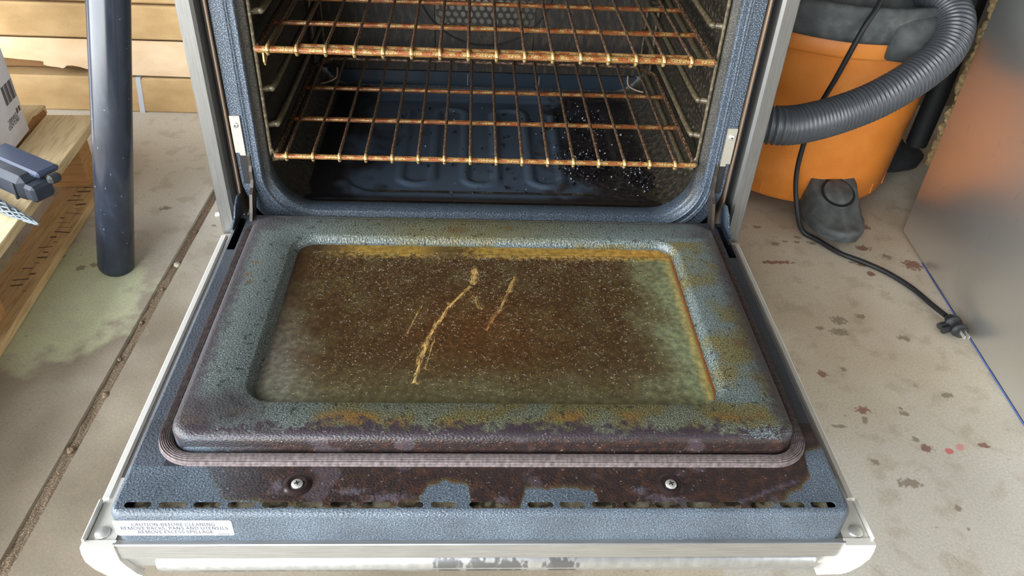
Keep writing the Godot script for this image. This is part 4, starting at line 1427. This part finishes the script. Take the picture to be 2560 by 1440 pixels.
	part(tl, "rib", box_mesh(to + tb * Vector3(-0.035, -0.002, 0.040), Vector3(0.004, 0.030, 0.006), 0.001, tb), M.dark_plastic)
	# braided sleeve
	var br := thing("braided_sleeve", "silver-grey braided sleeve tapering to a point over the pallet edge", "cable sleeve")
	var pa := Vector3(-0.880, 0.150, -0.225)
	var pb := Vector3(-0.708, 0.147, -0.122)
	var dir := (pb - pa).normalized()
	var un := (Vector3.UP - dir * Vector3.UP.dot(dir)).normalized()
	var bi := dir.cross(un)
	for k in 12:
		var pts := []
		var rad := []
		for i in 34:
			var t := i / 33.0
			var rr := 0.0125 * (1.0 - pow(t, 2.2)) + 0.0006
			var a := TAU * (k % 6) / 6.0 + (1.0 if k < 6 else -1.0) * t * 9.0
			rr += 0.0012 * sin(t * 54.0 + k * PI)
			pts.append(pa.lerp(pb, t) + (un * sin(a) * 0.7 + bi * cos(a)) * rr)
			rad.append(0.0030 * (1.0 - t * 0.6))
		part(br, "strand", tube(pts, rad, 6), M.braid)
	# black pipe standing on the floor
	var pp := thing("black_pipe", "scuffed blue-black plastic pipe standing on the floor between pallet and oven", "pipe", Vector3(-0.652, 0, -0.205))
	var ptop := Vector3(0.238, 1.10, -0.035)
	var pd := ptop.normalized()
	var bx := Vector3.BACK.cross(pd).normalized() * -1.0
	var pbs := Basis(bx, pd, bx.cross(pd))
	var ps := begin()
	add_lathe(ps, Vector3(0, 0.006, 0), [[0.0250, 0.003], [0.0272, -0.004], [0.0298, 0.001], [0.0302, 0.006], [0.0302, 1.10], [0.0270, 1.102], [0.0265, 0.9]], 56, pbs)
	part(pp, "tube_wall", finish(ps), M.pipe)
	r.seed = 31
	var cp := begin()
	cp.set_smooth_group(-1)
	for i in 44:
		var a := r.randf_range(-PI * 0.1, PI * 1.1)
		var hgt := r.randf_range(0.05, 0.72)
		var nn := pbs * Vector3(cos(a), 0, sin(a))
		var tt := pd.cross(nn)
		var c := pd * hgt + nn * 0.03025 + Vector3(0, 0.006, 0)
		var s := r.randf_range(0.0002, 0.0009)
		var l := s * r.randf_range(0.8, 2.5)
		quad(cp, c - tt * s - pd * l, c + tt * s - pd * l * 0.6, c + tt * s * 0.7 + pd * l, c - tt * s + pd * l * 0.8)
	part(pp, "scuff_marks", finish(cp), M.chip)
	# grit lying in the floor joint
	r.seed = 23
	for i in 7:
		var z: float = [-0.22, -0.06, 0.11, 0.215, -0.33, 0.03, -0.15][i]
		var s: float = [0.006, 0.003, 0.0055, 0.005, 0.004, 0.0035, 0.0032][i]
		var c := Vector3(-0.5618 - 0.031 * z + [0.004, -0.003, 0.006, 0.0, 0.002, -0.004, 0.001][i], -0.004 + s * 0.7, z)
		var rows := []
		for a in 7:
			var row := []
			for b in 9:
				var ph := PI * a / 6.0
				var th := TAU * b / 9.0
				row.append(c + Vector3(sin(ph) * cos(th) * 1.0, cos(ph) * 0.7, sin(ph) * sin(th) * 1.3) * s * r.randf_range(0.8, 1.15))
			rows.append(row)
		var st := begin()
		loft(st, rows, true, false, [], false)
		var o := part(self, numbered("pebble"), finish(st), M.pebble if i == 0 else M.joint)
		o.set_meta("label", ["white pebble lying in the floor joint, nearest the oven trim", "brown grit in the floor joint between the pipe and the door", "tan pebble in the floor joint, halfway along the open door", "tan pebble in the floor joint, nearest the camera", "brown grit at the far end of the visible floor joint", "small brown grit beside the halfway tan pebble in the joint", "small brown grit in the joint beside the white pebble"][i])
		o.set_meta("category", "pebble")
		o.set_meta("group", "grit in the floor joint")

# ---------------------------------------------------------------- right side
func caster_foot(vac: Node3D, ax: Vector3, ang: float, m: Material) -> void:
	# D-shaped foot growing out of the drum wall, hollow ring and plug on top
	var b := Basis(Vector3.UP, ang)        # local z points away from the drum
	var rows := []
	var tilt := 0.45
	for l in [[0.020, 1.0, 0.0], [0.032, 1.03, 0.0], [0.042, 1.02, 0.0], [0.045, 0.97, 0.0], [0.062, 0.94, -0.004], [0.092, 0.88, -0.012], [0.110, 0.84, -0.018], [0.1155, 0.82, -0.020], [0.117, 0.78, -0.023]]:
		var row := []
		for q in [[-0.046, 0.155], [-0.053, 0.19], [-0.057, 0.230], [-0.051, 0.268], [-0.040, 0.295], [-0.022, 0.314], [0.0, 0.320], [0.022, 0.314], [0.040, 0.295], [0.051, 0.268], [0.057, 0.230], [0.053, 0.19], [0.046, 0.155]]:
			var zz: float = 0.155 + (q[1] - 0.155) * (0.25 + 0.75 * l[1]) + l[2] * (q[1] - 0.155) / 0.16
			row.append(ax + b * Vector3(q[0] * l[1], l[0] - (zz - 0.155) * tilt * clampf((l[0] - 0.045) / 0.07, 0.0, 1.0), zz))
		rows.append(row)
	var st := begin()
	loft(st, rows, true, false, [], true)
	fan(st, rows[-1], true)
	var foot := part(vac, "caster_foot", finish(st), m)
	var c := ax + b * Vector3(0, 0.1172 - 0.077 * tilt, 0.232)
	var tb := b * Basis(Vector3.RIGHT, atan(tilt))
	var rs := begin()
	add_lathe(rs, c, [[0.0375, -0.006], [0.0375, 0.0010], [0.0360, 0.0018], [0.0346, 0.0004]], 36, tb)
	part(foot, "socket_rim", finish(rs), m)
	part(foot, "socket_gap", lathe(c, [[0.0350, 0.0009], [0.0280, 0.0009]], 36, tb), M.black)
	part(foot, "plug_disc", lathe(c, [[0.0292, 0.0], [0.0292, 0.0044], [0.0278, 0.0056], [0.0001, 0.0062]], 36, tb), m)
	var wh := begin()
	add_lathe(wh, ax + b * Vector3(-0.008, 0.021, 0.27), [[0.0001, -0.008], [0.018, -0.008], [0.0205, -0.005], [0.0205, 0.005], [0.018, 0.008], [0.0001, 0.008]], 24, b * Basis(Vector3.BACK, PI / 2))
	part(foot, "caster_wheel", finish(wh), M.dark_plastic)

func build_right() -> void:
	var ax := Vector3(0.700, 0, -0.617)
	var vac := thing("shop_vacuum", "orange drum shop vacuum with grey lid, ribbed hose and trailing black cord", "vacuum cleaner")
	part(vac, "drum", lathe(ax, [[0.0001, 0.030], [0.186, 0.030], [0.196, 0.034], [0.199, 0.042], [0.2005, 0.066], [0.2020, 0.068], [0.2035, 0.10], [0.2095, 0.198], [0.2105, 0.200], [0.2110, 0.202], [0.2230, 0.352], [0.2236, 0.354], [0.2360, 0.357], [0.2370, 0.362], [0.2378, 0.388], [0.2360, 0.390]], 96), M.orange, "orange plastic drum")
	var seams := begin()
	for i in 20:
		var a := TAU * i / 20.0
		var n := Vector3(cos(a), 0, sin(a))
		add_box(seams, ax + n * 0.1995 + Vector3(0, 0.053, 0), Vector3(0.0012, 0.024, 0.004), 0.0004, Basis(Vector3.UP, -a + PI / 2))
	part(vac, "drum_seam", finish(seams), M.orange)
	var lid := part(vac, "lid", lathe(ax, [[0.234, 0.387], [0.2445, 0.389], [0.2455, 0.400], [0.2450, 0.442], [0.2420, 0.449], [0.2360, 0.451], [0.2300, 0.448], [0.2240, 0.436], [0.200, 0.430], [0.175, 0.432], [0.165, 0.46], [0.155, 0.53], [0.13, 0.58], [0.08, 0.60], [0.0001, 0.605]], 96), M.grey_plastic, "dusty grey plastic lid")
	# front latch block with its tab
	var lb := Basis(Vector3.UP, 0.10)
	var lt := begin()
	var rows := []
	for l in [[0.362, 0.0, 1.0], [0.366, 0.006, 1.03], [0.404, 0.010, 1.05], [0.418, 0.004, 1.0], [0.432, -0.010, 0.94], [0.437, -0.02, 0.9]]:
		var row := []
		for q in [[-0.058, 0.19], [-0.058, 0.246], [-0.030, 0.258], [0.0, 0.262], [0.030, 0.258], [0.058, 0.246], [0.058, 0.19]]:
			row.append(ax + lb * Vector3(q[0] * l[2] + 0.045, l[0], q[1] + (l[1] if q[1] > 0.2 else 0.0)))
		rows.append(row)
	loft(lt, rows, true, false, [], true)
	fan(lt, rows[0], false)
	fan(lt, rows[-1], true)
	part(lid, "latch_block", finish(lt), M.grey_plastic)
	part(lid, "latch_tab", box_mesh(ax + lb * Vector3(0.062, 0.353, 0.250), Vector3(0.042, 0.020, 0.008), 0.002, lb), M.grey_plastic)
	# hose port
	part(lid, "hose_port", lathe(ax + Vector3(0.07, 0.455, 0.05), [[0.030, -0.02], [0.042, -0.02], [0.042, 0.05], [0.036, 0.052]], 32, Basis(Vector3.RIGHT, PI / 2 - 0.2)), M.dark_plastic)
	caster_foot(vac, ax, 0.05, M.grey_plastic)
	caster_foot(vac, ax, PI / 2 + 0.12, M.dark_plastic)
	caster_foot(vac, ax, -PI / 2 - 0.3, M.dark_plastic)
	caster_foot(vac, ax, PI, M.dark_plastic)
	# ribbed hose: rings close together along the bend
	var hp := smooth_path([Vector3(0.420, 0.292, -0.40), Vector3(0.424, 0.300, -0.31), Vector3(0.440, 0.306, -0.235), Vector3(0.472, 0.308, -0.213), Vector3(0.520, 0.308, -0.22), Vector3(0.597, 0.314, -0.25), Vector3(0.667, 0.336, -0.27), Vector3(0.738, 0.368, -0.30), Vector3(0.786, 0.400, -0.33), Vector3(0.809, 0.432, -0.37), Vector3(0.808, 0.452, -0.42), Vector3(0.790, 0.462, -0.47), Vector3(0.770, 0.466, -0.52), Vector3(0.765, 0.462, -0.56)], 10)
	var cv := Curve3D.new()
	for q in hp:
		cv.add_point(q)
	var pts := []
	var rad := []
	var ln := cv.get_baked_length()
	var pitch := 0.0078
	var nst := int(ln / pitch * 6)
	for i in nst + 1:
		var d := ln * i / nst
		pts.append(cv.sample_baked(d, true))
		var ph := fposmod(d / pitch, 1.0)
		rad.append(0.0288 + 0.0038 * pow(0.5 + 0.5 * cos(TAU * ph), 1.3))
	part(vac, "hose", tube(pts, rad, 36, true), M.hose, "ribbed dark grey suction hose")
	# power cord and plug
	var cp := smooth_path([Vector3(0.70, 0.59, -0.56), Vector3(0.690, 0.52, -0.45), Vector3(0.673, 0.466, -0.385), Vector3(0.646, 0.418, -0.362), Vector3(0.628, 0.331, -0.366), Vector3(0.618, 0.254, -0.383), Vector3(0.614, 0.177, -0.387), Vector3(0.617, 0.110, -0.380), Vector3(0.633, 0.042, -0.36), Vector3(0.650, 0.010, -0.352), Vector3(0.6736, 0.0055, -0.3289), Vector3(0.7026, 0.0055, -0.2853), Vector3(0.7392, 0.0055, -0.2556), Vector3(0.7726, 0.0055, -0.2214), Vector3(0.7989, 0.006, -0.1748), Vector3(0.8127, 0.008, -0.122), Vector3(0.8195, 0.012, -0.088)], 8)
	var cord := part(vac, "power_cord", tube(cp, 0.0047, 12), M.cord)
	var pb := Basis(Vector3.UP, 0.04)
	var po := Vector3(0.8215, 0.014, -0.083)
	var pg := begin()
	var pr := []
	for l in [[0.0, 0.0055], [0.004, 0.008], [0.012, 0.0085], [0.013, 0.0125], [0.018, 0.0125], [0.019, 0.009], [0.033, 0.0085], [0.034, 0.0125], [0.039, 0.0128], [0.040, 0.010], [0.046, 0.010]]:
		var row := []
		for j in 14:
			var a := TAU * j / 14.0
			row.append(po + pb * Vector3(cos(a) * l[1] * 1.15, sin(a) * l[1], l[0]))
		pr.append(row)
	loft(pg, pr, true, false, [], false)
	fan(pg, pr[0], true)
	fan(pg, pr[-1], false)
	for k in 2:
		add_tube(pg, [po + pb * Vector3(-0.004, -0.004, 0.014 + 0.012 * k), po + pb * Vector3(-0.026, -0.005, 0.020 + 0.012 * k)], 0.0056, 10)
	var plug := part(cord, "plug", finish(pg), M.dark_plastic)
	var pn := begin()
	for k in [-1, 1]:
		add_box(pn, po + pb * Vector3(0.004 * k, 0.003, 0.053), Vector3(0.0016, 0.0065, 0.016), 0.0004, pb)
	part(cord, "prong", finish(pn), M.bright)
	# black tube stored in the side foot
	part(vac, "extension_wand", tube([Vector3(0.952, 0.10, -0.575), Vector3(0.950, 0.22, -0.565), Vector3(0.946, 0.62, -0.56)], 0.022, 20), M.black)
	# stainless appliance at the right edge
	var fr := thing("stainless_appliance", "brushed stainless appliance with a smeared side panel standing on the floor at the right", "appliance")
	var fb := Basis(Vector3.UP, -0.073)
	var fo := Vector3(0.868, 0, -0.373)
	part(fr, "side_panel", box_mesh(fo + fb * Vector3(0.006, 0.45, 0.45), Vector3(0.012, 0.894, 0.90), 0.001, fb), M.steel_panel, "brushed side panel reflecting the orange drum")
	part(fr, "cabinet", box_mesh(fo + fb * Vector3(0.32, 0.45, 0.46), Vector3(0.60, 0.90, 0.86), 0.004, fb), M.casing)
	part(fr, "protective_film", box_mesh(fo + fb * Vector3(-0.0006, 0.0014, 0.36), Vector3(0.001, 0.0026, 0.50), 0.0, fb), M.film)
	var rg := RandomNumberGenerator.new(); rg.seed = 77
	for i in 22:
		var smear := begin()
		smear.set_smooth_group(-1)
		var c := fo + fb * Vector3(-0.0003, rg.randf_range(0.06, 0.42), rg.randf_range(0.03, 0.42))
		var dv := fb * Vector3(0, rg.randf_range(0.2, 1.0), rg.randf_range(-0.4, 0.4)).normalized() * rg.randf_range(0.003, 0.009)
		var sv := fb * Vector3(0, 0, 0.0002)
		quad(smear, c - sv - dv, c + sv - dv, c + sv + dv, c - sv + dv)
		part(fr, "scratch", finish(smear), M.chip)
	# lumpy insulation bulging from the back edge
	for i in 20:
		var y := 0.16 + 0.0165 * i
		var s := rg.randf_range(0.007, 0.011)
		var c := fo + Vector3(0.010 + rg.randf_range(-0.005, 0.004), y, -0.012)
		var rows2 := []
		for a in 9:
			var row := []
			for b in 14:
				var ph := PI * a / 8.0
				var th := TAU * b / 14.0
				row.append(c + Vector3(sin(ph) * cos(th), cos(ph) * 1.2, sin(ph) * sin(th)) * s * (1.0 + 0.25 * sin(th * 3.0 + i) * sin(ph * 2.0) + rg.randf_range(-0.05, 0.05)))
			rows2.append(row)
		var st := begin()
		loft(st, rows2, true, false, [], false)
		part(fr, "insulation_lump", finish(st), M.foam)

# ---------------------------------------------------------------- scene
func _ready() -> void:
	var cam := Camera3D.new()
	cam.name = "camera"
	cam.fov = 39.627
	cam.near = 0.02
	cam.transform = Transform3D(Basis(Vector3(0.99842738, 0.04455322, 0.03402627), Vector3(-0.01447696, 0.79127748, -0.61128583), Vector3(-0.05415897, 0.60983191, 0.79067809)).orthonormalized(), Vector3(-0.02248952, 0.87751254, 0.97275868))
	add_child(cam)
	cam.current = true
	var sky := Sky.new()
	var sm := ProceduralSkyMaterial.new()
	sm.sky_top_color = rgb(206, 214, 224)
	sm.sky_horizon_color = rgb(232, 236, 238)
	sm.ground_horizon_color = rgb(214, 210, 202)
	sm.ground_bottom_color = rgb(190, 184, 174)
	sm.sky_energy_multiplier = 1.0
	sm.sun_angle_max = 0.0
	sky.sky_material = sm
	var env := Environment.new()
	env.background_mode = Environment.BG_SKY
	env.sky = sky
	env.background_energy_multiplier = 8.0
	env.tonemap_mode = Environment.TONE_MAPPER_LINEAR
	env.tonemap_exposure = 2.55
	env.sdfgi_enabled = true
	env.ssao_enabled = true
	env.ssil_enabled = true
	var we := WorldEnvironment.new()
	we.name = "environment"
	we.environment = env
	add_child(we)
	make_materials()
	build_room()
	build_oven()
	build_racks()
	build_crumbs()
	build_left()
	build_right()
	take_textures()
